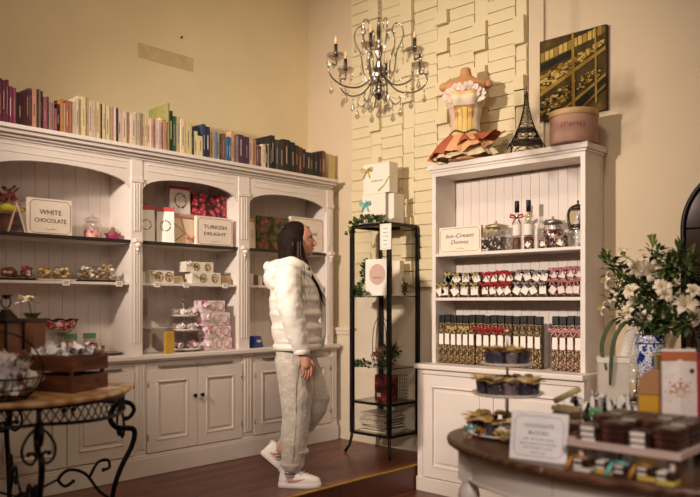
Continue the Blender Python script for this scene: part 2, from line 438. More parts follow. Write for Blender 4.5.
part('cornice', m, WHITE, rc)
def rl(xl, yl, z): return (XW+yl, YL-xl, z)       # local cabinet coordinates to the room

# ================================================================ books along the top of the bookcase
def wall_x(px, Y):
    u = (px-350)/732; c, s = math.cos(math.radians(43.27)), math.sin(math.radians(43.27)); return Y*(c+u*s)/(s-u*c)
def wall_z(px, py, Y):
    u = (px-350)/732; c, s = math.cos(math.radians(43.27)), math.sin(math.radians(43.27)); return 1.18+(302-py)/732*Y/(s-u*c)
BK = """2,78,6b2038,m 5,80,8c2c4c,m 8,79.5,7a2440,m 12,86,8c2c50,m 15.5,87.5,a03560,m 17.5,92,3a1a20,m 21,92,2c1216,m 23,92,8a2a3a,m 25,91,4a1a20,m 28,89,5a2028,m
31.5,88,7a4050,m 36.5,89,c08a7a,m 38,89,3c3028,m 39.7,89,8a7050,m 42.5,91,2c2420,m 47,97,a04a60,m 49,96.5,5a6060,m 51.5,102,c07868,m 53.5,101,b88a70,m
56.5,108,a04a60,o 60,104,3a2426,o 63,98.5,d08030,O 64.7,103,b0a090,o 68,100,c86030,o 70.7,101,b07858,o 74.5,101,c8b8a8,o 78,98,d0c0a8,C
80.5,96,d8c8b8,c 85,96.5,d8c8a0,c 88,97,c8b088,c 91.5,101,d0c0b8,c 95,101,c8b8a0,c 99,102,d8c8a0,c 100.6,104,c8b898,c 102.2,104,4a3a30,c 105,104,d8ccb0,c 109.5,105,d0c8a0,c
111.5,107,d8c8a8,c 113.2,107,b08878,c 115,107,d8c0b0,c 117,107.5,2c2828,c 121,109,c0b8b8,c 126,111,d8c0a8,c 128,112,b0a8a8,c 130.3,112.5,d8c0a8,c 135,113,d0c0b0,c 139,112,b8b0a0,c
142,113,d0b8a8,c 144.5,114,e0d0a0,c 147,115,d8c8b0,c 150,117,dccab0,c 152.5,118,c8a8a0,c 155,118.5,d8c0b0,c 157.5,119,d8c8c0,c 160,121,c8b0b8,c 162.5,118,e0d0a0,c 165,121,c09088,c 167,121,d8c4a8,c
168.5,103,a8a050,T 172,110.5,2c2a28,g 176.5,116,1f8a60,g 180,117,b8ac88,g 184,119,e0d0b0,g 191,123.5,c8c090,g 193.5,128,4a4a40,g 197.5,131,c8c8a0,g 202,136,d8c8a0,g
205,124,24406a,T 209,126.5,262a4a,b 214.5,132.5,b89a78,b 217,132,5a88b0,b 219.5,134,d0c8c8,b 221.3,134,3a3038,b 225,134,8a5a30,b 227.5,137,2a78b0,b 230.3,137,3a6ab0,b 233,131,c8a080,b 236,135,a090a0,b 238.3,135.5,c0a8b0,b
243,134.5,5a3050,p 248,136.5,4a2848,p 252,139,d0b8b0,p 256,139.5,c89878,p 258.5,146,7a4a50,p 261,146,6a4038,k 264.5,144,d8c8b0,k 266.3,144,2c2024,k 269,144,d8ccb8,k 271,144,2a2224,k
275,135.5,241e20,T 279,139.5,4a4038,k 283,141,3a3430,k 290,139.5,2a2422,k 294,142,20242c,k 297.5,145,3a2a24,k 302,147,7a4028,k 306,149,3a2834,k 309.5,152,2c2a28,k 313.5,153,3c3a30,k 318,153,2a2a28,k 321,151,3a2a20,k 323.5,150.5,8a4a38,T 326,152,b0704c,k"""
ORD = ['first', 'second', 'third', 'fourth', 'fifth', 'sixth', 'seventh', 'eighth', 'ninth', 'tenth', 'eleventh', 'twelfth', 'thirteenth', 'fourteenth', 'fifteenth', 'sixteenth', 'seventeenth', 'eighteenth', 'nineteenth', 'twentieth',
 'twenty-first', 'twenty-second', 'twenty-third', 'twenty-fourth', 'twenty-fifth', 'twenty-sixth', 'twenty-seventh', 'twenty-eighth', 'twenty-ninth', 'thirtieth', 'thirty-first', 'thirty-second', 'thirty-third', 'thirty-fourth', 'thirty-fifth']
def cname(h):
    r, g, b = [int(h[i:i+2], 16) for i in (0, 2, 4)]; mx, mn = max(r, g, b), min(r, g, b)
    if mx < 90 and mx-mn < 26: return 'black'
    if r > 195 and g > 175 and mx-mn < 75: return 'cream'
    if mx-mn < 24: return 'grey'
    if b >= r and b >= g: return 'blue'
    if g > r and g > b: return 'green'
    if b > g+8 and r > 60 and r-b < 60: return 'plum' if r < 130 else 'pink'
    if r > 150 and g > 110: return 'tan'
    if r > 190: return 'orange'
    if g > 130 and b < 100: return 'olive'
    if r-g > 40 and b > 40 and r < 120: return 'maroon'
    return 'brown' if g > 45 else 'dark red'
SEC = {'m': 'in the magenta run at the left end', 'o': 'in the orange run', 'O': 'in the orange run', 'c': 'in the cream run', 'C': 'in the cream run', 'g': 'in the green run', 'b': 'in the blue run', 'p': 'in the plum run', 'k': 'in the black run at the right end', 'T': ''}
BTOP = 2.227
px0 = -3.0; cnt = {}
books = [t.split(',') for t in BK.split()]
tall = {'a8a050': 'tall olive green book rising above the cream run, its cover showing', '24406a': 'tall deep blue hardback rising above the small pale green books', '241e20': 'tall black hardback rising above two white spined books', '8a4a38': 'wide red brown hardback near the right end of the row of books'}
GBOOK = 'books in a row on top of the long white bookcase'
for pe, py, col, g in books:
    pe, py = float(pe), float(py); Y = 4.43 + R.uniform(-.006, .012)
    xa, xb = wall_x(px0, 4.44), wall_x(pe, 4.44); hgt = wall_z((px0+pe)/2, py, Y)-BTOP; wd = xb-xa-.0012
    if hgt < .08: hgt = .09
    wide = g in 'TOC'; dp = .25 if wide else R.uniform(.15, .2)
    cn = cname(col)
    if g == 'T': lab = tall[col]
    else:
        key = (cn, SEC[g]); cnt[key] = cnt.get(key, 0)+1
        lab = f"{ORD[cnt[key]-1]} {cn} spined book from the left {SEC[g]}"
    o = thing('book', lab, 'book', ((xa+xb)/2, Y, BTOP), 0, GBOOK)
    r_, g_, b_ = [int(col[i:i+2], 16) for i in (0, 2, 4)]; lu = (r_+g_+b_)/3
    cm = mat('%02x%02x%02x' % tuple(int(((v*.78+lu*.22)*.94) if lu < 150 else min(255, v*(1.0, .97, .93)[k_])) for k_, v in enumerate((r_, g_, b_))), .6, var=.12, scale=30)
    m = MB(); t = min(.0025, wd*.15)
    m.b2(-wd/2, wd/2, 0, .0025, 0, hgt, bev=.001); m.b2(-wd/2, -wd/2+t, 0, dp, 0, hgt); m.b2(wd/2-t, wd/2, 0, dp, 0, hgt); m.build('cover', cm, o)
    m = MB(); m.b2(-wd/2+t, wd/2-t, .003, dp-.004, .003, hgt-.003); m.build('pages', mat('d8c8a8', .9, var=.08, scale=60), o)
    if wd > .014:
        r_, g_, b_ = [int(col[i:i+2], 16) for i in (0, 2, 4)]; lum = (r_+g_+b_)/3
        lm = mat(R.choice(('6a5a50', '8a6858', '6c7078', '948060')) if lum > 130 else R.choice(('c8b088', 'd8ccc0', 'b08050', 'a89090')), .6)
        m = MB(); z0_, z1_ = hgt*R.uniform(.2, .35), hgt*R.uniform(.6, .85); q = wd*R.uniform(.05, .12)
        m.prism([(-q, z0_), (q, z0_), (q, z1_), (-q, z1_)], 'y', -.0006, 0)
        m.build('spine_print', lm, o)
    px0 = pe
# pale card standing at the right end
Y = 4.47; xa, xb = wall_x(327.5, Y), wall_x(336.5, Y); hh = wall_z(333, 155, Y)-BTOP
m = MB(); m.b2(-(xb-xa)/2, (xb-xa)/2, 0, .012, 0, hh, bev=.002)
o = m.build('leaning_card', mat('d8c68c', .7, var=.06)); place(o, ((xa+xb)/2, Y, BTOP), .25); tag(o, 'blank pale yellow board standing at the right end of the books', 'board')
# ================================================================ black display stand
SX0, SX1, SYL, SYR = 4.20, 4.545, 3.93, 3.55
st = thing('display_stand', 'tall black metal display stand with glass shelves and splayed feet', 'shelving stand', ((SX0+SX1)/2, (SYL+SYR)/2, 0), RZ)
sw, sd, ZT = SYL-SYR, SX1-SX0, 1.78          # local: x right (room -Y), y back (room +X)
BLK = mat('100d0c', .4, metal=.3, var=.2)
for sx in (-1, 1):
    for sy in (-1, 1):
        x, y = sx*sw/2, sy*sd/2; r = .0145
        m = MB(); m.b2(x-r, x+r, y-r, y+r, .16, ZT-.012, bev=.002)
        m.tube([(x, y, .17), (x+sx*.004, y+sy*.004, .12), (x+sx*.015, y+sy*.015, .06), (x+sx*.04, y+sy*.04, .006)], [.012, .012, .011, .012], 8)
        m.build('leg', BLK, st)
def frame_ring(z, par, name, r=.008):
    m = MB()
    for y in (-sd/2, sd/2): m.b2(-sw/2+.0121, sw/2-.0121, y-r, y+r, z-r, z+r)
    for x in (-sw/2, sw/2): m.b2(x-r, x+r, -sd/2+.0121, sd/2-.0121, z-r, z+r)
    return m.build(name, BLK, par)
for z, fr in ((ZT-.01, .012), (.40, .009), (.16, .009)): frame_ring(z, st, 'shelf_rail', fr)
GSH = glass('e6ece4', .10, 'shelf_glass')
for z in (ZT, 1.23, .68, .412, .172):
    m = MB(); m.b2(-sw/2+.013, sw/2-.013, -sd/2+.013, sd/2-.013, z-.006, z, bev=.001); m.build('glass_shelf', GSH, st)
for z in (1.23, .68):
    for sx in (-1, 1):
        m = MB(); m.b2(sx*(sw/2-.012)-.006, sx*(sw/2-.012)+.006, -sd/2, sd/2, z-.012, z-.0065); m.build('shelf_bracket', BLK, st)
def sl(x, y, z): return ((SX0+SX1)/2+y, (SYL+SYR)/2-x, z)     # stand-local to room
def bow(m, c, r, mt, rz=0, tails=True):
    """ribbon bow in the xz plane at c, front -Y"""
    m.use(mt); c = Vector(c)
    for s in (-1, 1):
        pts = [c+Vector((s*r*a, -.004-.006*k, r*b)) for a, b, k in ((0, 0, 0), (.5, .35, 1), (1, .45, 1), (1.1, .1, 0), (.6, -.05, 0), (0, 0, 0))]
        m.tube(pts, [r*.10, r*.16, r*.18, r*.16, r*.12, r*.1], 6)
        if tails: m.tube([c, c+Vector((s*r*.4, -.006, -r*.45)), c+Vector((s*r*.7, -.005, -r*1.1))], [r*.1, r*.13, r*.10], 6)
    m.ball(c+Vector((0, -.006, 0)), r*.2, 8)
    return m
def giftbox(label, loc, w_, d_, h_, rib, rz=RZ, txt=True, group='stacked white gift boxes'):
    o = thing('gift_box', label, 'gift box', loc, rz, group)
    m = MB(); m.b2(-w_/2, w_/2, -d_/2, d_/2, 0, h_, bev=.002); m.build('box', mat('e8dccb', .6, var=.02), o)
    m = MB(); m.b2(-w_/2-.002, w_/2+.002, -d_/2-.002, -d_/2+.02, h_-.0, h_+.002, bev=.0005); m.build('lid_edge', mat('e2d6c6', .6), o)
    if rib:
        m = MB(); m.use(rib)
        m.tube([(-w_/2-.002, -d_/2-.003, h_*.55), (-w_*.3, -d_/2-.004, h_*.83)], .004, 6)
        if rib is YEL: m.build('ribbon_band', None, o); m = MB(); m.use(rib); m.tube([(w_/2, -d_/2-.003, h_*.5), (w_*.32, -d_/2-.004, h_*.25), (w_*.1, -d_/2-.003, h_*.08)], .006, 6)
        m.build('ribbon_band', None, o); m = MB()
        bow(m, (-w_*.34, -d_/2-.006, h_*.78 if rib is YEL else h_*.68), .05, rib)
        m.build('ribbon', None, o)
    if txt: text('BONBONNI', .012, INK, o, (.01, -d_/2-.001, h_*.42 if rib is YEL else h_*.3), width=w_*.42)
    return o
YEL = mat('c8b068', .4, var=.1); TEAL = mat('6ab8b0', .4, var=.1)
b1 = giftbox('white gift box with a turquoise bow, on top of the black stand', sl(-.055, -.02, ZT), .24, .10, .245, TEAL)
b2_ = giftbox('white gift box with a gold bow, resting on the turquoise bowed one', sl(-.03, -.02, ZT+.2475), .27, .10, .235, YEL)
giftbox('plain narrow white box beside the bowed gift boxes on the black stand', sl(.115, .0, ZT), .055, .12, .235, None, txt=False)
# framed card with pink disc and tan box on the second shelf
o = thing('gift_card_folder', 'square white folder with a dusty pink disc, on the upper glass shelf', 'folder', sl(-.035, -.06, 1.2305), RZ+.25)
m = MB(); m.b2(-.095, .095, -.006, .006, 0, .285, bev=.001); m.build('folder', PAPER, o)
m = MB(); m.prism([(.01+.07*math.cos(a), .165+.082*math.sin(a)) for a in [2*PI*i/28 for i in range(28)]], 'y', -.0075, -.006); m.build('printed_disc', mat('c8a494', .7, var=.04), o)
text('with love', .014, INK, o, (.01, -.008, .14), shear=.3); 
m = MB(); m.b2(-.035, .035, -.03, .03, 0, .27, bev=.002); m.use(CARD)
o = m.build('tall_box', mat('c0a074', .6, var=.06)); place(o, sl(.11, .03, 1.2305), RZ+.1); tag(o, 'tall tan box behind the white folder on the glass shelf', 'box')
# ticket hanging at the front corner
o = thing('hanging_card', 'cream card with printed lines hanging from the top of the black stand', 'card', sl(sw/2-.02, -sd/2-.018, ZT-.012), RZ)
m = MB(); m.b2(-.055, .055, -.0015, .0015, -.195, .0, bev=.0005); m.build('card', PAPER, o)
m = MB()
for z in (-.011, -.184): m.b2(-.044, .044, -.0022, -.0015, z-.001, z+.001)
for x in (-.044, .044): m.b2(x-.001, x+.001, -.0022, -.0015, -.184, -.011)
m.build('printed_border', mat('b08a80'), o)
for i, (t, hh) in enumerate((('Please', .013), ('ask us', .013), ('for help', .011), ('with gift', .010), ('boxes', .011))): text(t, hh, INK, o, (0, -.002, -.035-.030*i), shear=.3)

# leafy sprays: many small pointed leaves along a stem
def leaf(m, p, d, n, l, w_):
    d = Vector(d).normalized(); n = Vector(n); s = d.cross(n)
    if s.length < 1e-4: s = d.orthogonal()
    s.normalize(); up = s.cross(d); p = Vector(p)
    m.sheet([[p, p], [p+d*l*.3-s*w_*.8+up*l*.06, p+d*l*.3+s*w_*.8+up*l*.06], [p+d*l*.6-s*w_+up*l*.07, p+d*l*.6+s*w_+up*l*.07], [p+d*l-up*l*.05, p+d*l-up*l*.05]])
def garland(name, label, pts, n, l, w_, cat='ivy garland', rad=.02, mt=None, thick=.002):
    o = thing(name, label, cat, pts[0])
    p0 = Vector(pts[0]); P = [Vector(p)-p0 for p in pts]
    m = MB(); m.tube(P, thick, 5); m.build('stem', mat('3a3420', .7), o)
    m = MB(); m.use(mt or LEAF)
    for i in range(n):
        t = R.random()*(len(P)-1); k = int(t); k = min(k, len(P)-2); p = P[k].lerp(P[k+1], t-k)
        d = Vector((R.uniform(-1, 1), R.uniform(-1, 1), R.uniform(-.6, 1)))
        m.use((mt or LEAF) if i % 3 else LEAF2)
        leaf(m, p+d.normalized()*R.uniform(0, rad), d, (R.uniform(-1, 1), R.uniform(-1, 1), 1), l*R.uniform(.7, 1.2), w_*R.uniform(.7, 1.2))
    f = m.build('leaves', None, o, recalc=False); f['kind'] = 'stuff'
    return o
fr = -sd/2-.02
garland('ivy_garland', 'dark green leafy garland along the top front of the black stand', [sl(-.2, fr, 1.70), sl(-.15, fr, 1.79), sl(-.07, fr, 1.81), sl(.02, fr, 1.825), sl(.1, fr, 1.81), sl(.16, fr, 1.80)], 200, .036, .013)
garland('ivy_garland', 'leafy sprig climbing beside the white folder on the stand', [sl(-.20, -.12, 1.235), sl(-.17, -.1, 1.30), sl(-.165, -.06, 1.42), sl(-.14, -.05, 1.5)], 100, .036, .014)
garland('ivy_garland', 'low leafy trail on the left edge of the upper glass shelf', [sl(-.24, -.12, 1.235), sl(-.18, -.13, 1.25), sl(-.10, -.135, 1.245)], 120, .036, .014)
garland('ivy_garland', 'small leafy plant at the right end of the upper glass shelf', [sl(.15, .06, 1.235), sl(.15, .05, 1.29), sl(.13, .05, 1.33)], 60, .03, .011)
garland('ivy_garland', 'dark leafy trail around the wire basket on the stand', [sl(-.19, -.14, .685), sl(-.12, -.15, .71), sl(-.03, -.155, .70)], 90, .028, .012)
garland('boxwood_plant', 'bushy green plant right of the wire basket on the stand', [sl(.05, -.06, .685), sl(.08, -.04, .75), sl(.12, -.02, .80), sl(.06, -.03, .80)], 200, .045, .009, cat='plant', rad=.05)
# wire basket of dried petals
o = thing('wire_basket', 'black wire basket of pale petals with two tall hoop handles', 'basket', sl(-.06, .02, .6805), RZ)
m = MB()
for z, r in ((.003, .06), (.04, .078), (.075, .088)): m.tube([(r*math.cos(a), r*.8*math.sin(a), z) for a in [2*PI*i/24 for i in range(24)]], .0025, 5, closed=True)
for i in range(14):
    a = 2*PI*i/14; m.tube([(.06*math.cos(a), .048*math.sin(a), .003), (.088*math.cos(a), .07*math.sin(a), .075)], .0018, 5)
m.build('basket_frame', IRON, o)
for s in (-1, 1):
    m = MB(); m.tube([(-.07+.15*(1-math.cos(PI*i/12))/2*1.0, s*.02, .075+.30*math.sin(PI*i/12)**.6) for i in range(13)], .003, 6); m.build('handle', IRON, o)
m = MB()
PET = [mat('d8b8a0', .7, var=.1), mat('c89878', .7, var=.1), mat('b88a50', .6, var=.1), mat('a87878', .7)]
for i in range(60):
    a, rr = R.uniform(0, 2*PI), R.uniform(0, .07); m.use(R.choice(PET)); p = Vector((rr*math.cos(a), rr*.75*math.sin(a), .06+R.uniform(0, .05)))
    leaf(m, p, (R.uniform(-1, 1), R.uniform(-1, 1), R.uniform(.3, 1.6)), (R.uniform(-1, 1), R.uniform(-1, 1), .2), .05, .014)
f = m.build('petals', None, o, recalc=False); f['kind'] = 'stuff'
# red box and wire cage
o = thing('printed_box', 'red and black printed box on the lower glass shelf', 'box', sl(.03, -.02, .4125), RZ)
m = MB(); m.b2(-.075, .075, -.05, .05, 0, .20, bev=.002); m.build('box', ramp_mat('red_black_print', 'noise', [(0, '18100e'), (.44, '2a1614'), (.5, '8a2420'), (.62, 'a83428'), (.8, 'd0a888')], 14, detail=3), o)
m = MB(); m.b2(-.05, -.01, -.0515, -.05, .03, .06); m.build('label', PAPER, o)
o = thing('wire_cage', 'small square wire cage beside the red printed box', 'wire basket', sl(.14, .03, .4125), RZ)
m = MB()
for i in range(5):
    t = -.035+.07*i/4
    m.tube([(t, -.04, 0), (t, -.04, .2)], .0015, 4); m.tube([(t, .04, 0), (t, .04, .2)], .0015, 4)
    m.tube([(-.035, t*1.14, 0), (-.035, t*1.14, .2)], .0015, 4); m.tube([(.035, t*1.14, 0), (.035, t*1.14, .2)], .0015, 4)
for i in range(8):
    z = .002+.196*i/7; m.tube([(-.035, -.04, z), (.035, -.04, z), (.035, .04, z), (-.035, .04, z)], .0015, 4, closed=True)
m.build('wires', mat('6a5a40', .4, metal=.8), o)
# magazines
z = .1725
MG = ['a08870', '7a5a48', 'b8a890', '5a4238', 'a89888', 'c8b090', '7a5a50', 'b0a8a0', '4a3a34', 'c0a890', '94786a']
for i, cc in enumerate(MG):
    h = R.uniform(.008, .015); w_ = R.uniform(.22, .28)
    o = thing('magazine', f'{ORD[i]} magazine from the bottom of the stack on the lowest shelf', 'magazine', sl(-.03+R.uniform(-.02, .02), R.uniform(-.015, .015), z), RZ+R.uniform(-.15, .15), 'stack of magazines')
    m = MB(); m.b2(-w_/2, w_/2, -.11, .11, 0, .0012); m.b2(-w_/2, w_/2, -.11, .11, h-.0012, h); m.b2(-w_/2, w_/2, .108, .11, 0, h); m.build('cover', mat(cc, .35, var=.25, scale=18), o)
    m = MB(); m.b2(-w_/2+.002, w_/2-.002, -.108, .108, .0013, h-.0013); m.build('pages', mat('c8bca8', .8, var=.15, scale=50), o)
    z += h+.0004

# ================================================================ on top of the right cabinet
CT = 2.1805
# dress form
TZ = .0
def spline(keys, t):
    ks = sorted(keys); 
    for (a, u), (b, v) in zip(ks, ks[1:]):
        if a <= t <= b:
            q = (t-a)/(b-a); q = q*q*(3-2*q)
            return [x+(y-x)*q for x, y in zip(u, v)]
    return ks[0][1] if t < ks[0][0] else ks[-1][1]
df = thing('dress_form', 'torso dress form in a yellow corset and rust ruffled skirt on top of the cabinet', 'dress form', (4.325, 2.95, CT), RZ+.5)
# keys: z -> half width, half depth, y offset
KT = [(.0, (.12, .08, 0)), (.10, (.14, .09, 0)), (.20, (.10, .078, 0)), (.26, (.094, .07, 0)), (.34, (.108, .082, -.005)), (.42, (.13, .098, -.014)), (.46, (.135, .095, -.012)), (.50, (.14, .078, 0)), (.535, (.17, .066, .006)), (.56, (.155, .055, .01)), (.578, (.07, .05, .012)), (.60, (.042, .042, .012)), (.64, (.036, .038, .012)), (.652, (.03, .03, .012))]
def torso(keys, z0, z1, n, grow, mt, name, par, cap=True, top=None):
    g = []
    for i in range(n+1):
        z = z0+(z1-z0)*i/n; a, b, oy = spline(keys, z); a += grow; b += grow; row = []
        for k in range(36):
            t = 2*PI*k/36; c_, s_ = math.cos(t), math.sin(t)
            bust = 0
            if .34 < z < .49 and s_ < 0:
                w_ = math.sin(PI*(z-.34)/.15); bust = .028*w_*(math.exp(-((c_*a-.055)/.035)**2)+math.exp(-((c_*a+.055)/.035)**2))
            zz = z+(top(t)*(i/n) if top else 0)
            row.append((a*abs(c_)**.9*(1 if c_ > 0 else -1), b*s_+oy-bust, zz))
        g.append(row)
    m = MB(); m.sheet(g, close=True)
    if cap: m.quad(g[-1], True); m.quad(g[0][::-1], True)
    return m.build(name, mt, par)
SKIN_FORM = mat('c08a5c', .55, var=.06)
o = torso(KT, 0, .652, 60, 0, SKIN_FORM, 'torso', df)
for s in (-1, 1):
    m = MB(); m.ball((s*.150, .006, .527), .040, 16, sx=.95, sy=.85, sz=.78); m.build('shoulder_cap', SKIN_FORM, df)
cor = torso(KT, .165, .43, 30, .004, mat('d8b464', .6, var=.08, scale=20), 'corset', df, cap=False, top=lambda t: .02+.025*abs(math.cos(t)) if math.sin(t) < 0 else -.0)
torso(KT, .365, .462, 14, .0075, mat('e0ccb0', .7, var=.08, scale=30), 'bodice', df, cap=False, top=lambda t: .018*abs(math.cos(t))**.5-.012 if math.sin(t) < 0 else -.03)
g = []
for sgn, cc in ((-1, 'd0b098'), (1, 'e0ccb4')):
    g = []
    for i in range(25):
        z = .175+.235*i/24; a, b, oy = spline(KT, z); row = []
        for k in range(9):
            t = -PI/2+sgn*(.62+.6*k/8*1.4); c_, s_ = math.cos(t), math.sin(t); w_ = math.sin(PI*(z-.34)/.15) if .34 < z < .49 else 0
            bust = .028*w_*(math.exp(-((c_*a-.055)/.035)**2)+math.exp(-((c_*a+.055)/.035)**2))
            row.append(((a+.006)*abs(c_)**.9*(1 if c_ > 0 else -1), (b+.006)*s_+oy-bust, z))
        g.append(row)
    m = MB(); m.sheet(g); m.build('side_panel', mat(cc, .5, var=.05), cor)
m = MB()
for x in (-.05, -.018, .018, .05):
    pts = []
    for i in range(12):
        z = .18+.17*i/11; a, b, oy = spline(KT, z); pts.append((x*(a/.1), oy-(b+.0065)*math.sqrt(max(0, 1-(x*(a/.1)/(a+.004))**2)), z))
    m.tube(pts, .0018, 5)
m.build('boning', mat('b88838', .4), cor)
FLOW = mat('ecdcd0', .6, var=.05); 
for x, z in ((-.065, .45), (.065, .46), (.10, .435), (-.10, .44), (-.04, .47), (.035, .475)):
    m = MB()
    for i in range(34):
        a = R.uniform(0, 2*PI); m.use(FLOW if i % 4 else mat('e0b8a8')); leaf(m, (x+.012*math.cos(a), -.118+R.uniform(0, .02)+abs(x)*.35, z+.012*math.sin(a)), (math.cos(a), -.5, math.sin(a)), (0, -1, .3), .046, .018)
    m.build('fabric_flower', None, df, recalc=False)
# ruffled skirt in layers
def ruffle(z0, z1, r0, r1, n, amp, mt, name, par, sx=1.0, tilt=0, ph=0, y=0):
    g = []
    for i in range(9):
        q = i/8; row = []
        for k in range(120):
            t = 2*PI*k/120; wv = amp*q*(math.sin(n*t+ph)+.4*math.sin(n*2.3*t+1+ph))
            r = r0+(r1-r0)*q**.8+wv
            row.append((r*math.cos(t)*sx, r*math.sin(t)*.52+y, z0+(z1-z0)*q+wv*.7+tilt*r*math.cos(t)*q))
        g.append(row)
    m = MB(); m.sheet(g, close=True); ob = m.build(name, mt, par); return ob
RUST = mat('a85638', .55, var=.15, scale=10); PEACH = mat('d8a070', .5, var=.12, scale=10); CRM = mat('d8c098', .7, var=.08)
ruffle(.19, .095, .10,   .265, 7, .020, RUST, 'skirt_layer', df, tilt=.34, sx=1.0)
ruffle(.175, .055, .09, .225, 6, .02, PEACH, 'skirt_layer', df, tilt=.16, ph=2, sx=.82, y=-.035)
ruffle(.16, .016, .09, .24, 9, .010, CRM, 'skirt_layer', df, tilt=.05, ph=4)
m = MB()
for k in range(60):
    t = 2*PI*k/60; m.use(mat('3a2c28') if k % 2 else mat('7a5848')); m.ball((.108*math.cos(t), .085*math.sin(t), .188+.01*math.sin(5*t)), .008, 6)
m.build('waist_trim', None, df)

# lattice tower model
tw = thing('tower_model', 'dark wire lattice tower model between the dress form and the round box', 'ornament', (4.38, 2.50, CT), RZ+.5)
def halfw(z):
    H_ = .44; q = z/H_
    return .105*(1-q)**2.3+.006+.012*(1-q)
lv = [0, .035, .07, .095, .12, .15, .18, .21, .24, .27, .30, .33, .36, .385]
for sx in (-1, 1):
    for sy in (-1, 1):
        m = MB(); m.tube([(sx*halfw(z), sy*halfw(z), z+.004) for z in [i*.0205 for i in range(20)]], [.0042-.0001*i for i in range(20)], 6); m.build('corner_rail', IRON, tw)
for k in range(4):
    m = MB(); R4 = Matrix.Rotation(k*PI/2, 4, 'Z')
    for a, b in zip(lv[1:], lv[2:]):
        A, B = halfw(a), halfw(b)
        n = 3 if a < .13 else 1
        for i in range(n):
            u0, u1 = -1+2*i/n, -1+2*(i+1)/n
            m.tube([(u0*A, -A, a), (u1*B, -B, b)], .0016, 4); m.tube([(u1*A, -A, a), (u0*B, -B, b)], .0016, 4)
        m.tube([(-A, -A, a), (A, -A, a)], .0018, 4)
    A = halfw(.035)                        # foot arch
    m.tube([(A*1.05*math.cos(PI*i/10)*.8, -halfw(.05)-.004, .008+.06*math.sin(PI*i/10)) for i in range(11)], .003, 5)
    m.xf(R4); m.build('lattice_face', mat('2a1e16', .4, metal=.6), tw)
for z, w_ in ((.07, .085), (.155, .052), (.385, .018)):
    m = MB(); hwid = halfw(z)+.006; m.b2(-hwid, hwid, -hwid, hwid, z-.005, z+.006, bev=.001); m.build('deck', mat('3a2a1e', .4, metal=.5), tw)
m = MB(); m.lathe([(.009, .385), (.008, .40), (.003, .41), (.002, .445), (1e-6, .447)], n=8); m.build('spire', IRON, tw)

# round hat box
hb = thing('hat_box', 'round pinkish hat box lettered Paris at the right end of the cabinet top', 'box', (4.385, 2.165, CT), RZ+.42)
m = MB(); m.lathe([(.145, 0), (.148, .005), (.148, .19), (.146, .195)], n=48); m.build('drum', mat('a8806c', .8, var=.08, scale=8), hb)
m = MB(); m.lathe([(.1505, .17), (.154, .172), (.154, .205), (.150, .210), (1e-6, .212)], n=48); m.build('lid', mat('b89464', .5, var=.06), hb)
o = text('(Paris)', .032, mat('8a4a34'), hb, (0, -.1495, .105), width=.15)
for v in o.data.vertices:                  # wrap the lettering around the drum
    a = v.co.x/.149; v.co = Vector((.1492*math.sin(a), v.co.y, .1495-.1492*math.cos(a)*1.0 if False else -(.1492-.1492*math.cos(a))+v.co.z))
# canvas print on the wall
cv = thing('canvas_print', 'sepia canvas picture of a shop display hanging above the hat box', 'picture', (XW-.004, 2.265, 2.42), RZ)
cw, chh = .475, .55
m = MB(); m.b2(-cw/2, cw/2, -.035, 0, 0, chh, bev=.003); m.build('canvas', ramp_mat('sepia_ground', 'noise', [(.3, '2a1e08'), (.6, '4a380f'), (.8, '6e5618')], 8, rough=.9), cv)
m = MB(); y0 = -.0362
TANp, TAN2, PALE, DKp = mat('94762c', .9, var=.15), mat('6e5618', .9, var=.2), mat('bea256', .9, var=.15, scale=40), mat('1c1406', .9)
def poly(pts, mt, lift=0): m.use(mt); m.prism(pts, 'y', y0-lift, y0-lift+.0008)
poly([(-.23, .40), (-.0, .445), (-.0, .50), (-.23, .465)], TAN2)
poly([(.01, .45), (.23, .50), (.23, .54), (.01, .505)], TAN2)
for i in range(13):
    x = -.215+i*.034; z = .40+(x+.23)*.2; poly([(x-.013, z), (x+.013, z+.005), (x+.013, z+.062), (x-.013, z+.058)], PALE if i % 3 else TANp, .0008)
poly([(-.23, .34), (.0, .40), (.0, .44), (-.23, .39)], DKp)
for i in range(190):
    u = R.uniform(0, 1); x = -.225+.45*u; z = .225+.24*u*.9+R.uniform(-.04, .075)*(1.15-u)
    r = R.uniform(.006, .015)*(1.2-u*.6); poly([(x+r*math.cos(a)*1.2, z+r*math.sin(a)*.75) for a in [2*PI*j/9 for j in range(9)]], R.choice((PALE, PALE, TANp, TAN2)), .0009+.000015*i)
poly([(-.235, .165), (.235, .385), (.235, .41), (-.235, .195)], TANp, .005)
for i in range(200):
    u = R.uniform(0, 1); x = -.225+.42*u; z = .05+.20*u+R.uniform(-.04, .085)*(1.1-u*.6)
    if z > .15+.46*(x+.235): continue
    r = R.uniform(.005, .012)*(1.2-u*.6); poly([(x+r*math.cos(a)*1.3, z+r*math.sin(a)*.7) for a in [2*PI*j/9 for j in range(9)]], R.choice((PALE, TANp, TAN2, DKp)), .0009+.000015*i)
poly([(-.12, .0), (.235, .215), (.235, .235), (-.16, .0)], TANp, .005)
poly([(0, 0), (.235, .13), (.235, .215), (-.10, .01)], DKp, .0045)
poly([(.03, .0), (.235, .15), (.235, .17), (.06, .04), (0, .0)], TAN2, .0052)
poly([(.005, 0), (.028, 0), (.018, chh), (0, chh)], TANp, .0062)
poly([(.165, .05), (.178, .06), (.172, chh), (.160, chh)], TANp, .0062)
m.build('printed_scene', None, cv)
m = MB(); m.tube([(-.215, -.01, chh), (-.215, -.01, ZC-2.42)], .0012, 4); m.tube([(-.205, -.01, chh), (-.205, -.01, ZC-2.42)], .0012, 4); m.build('hanging_wire', mat('d8d0c8', .4), cv)

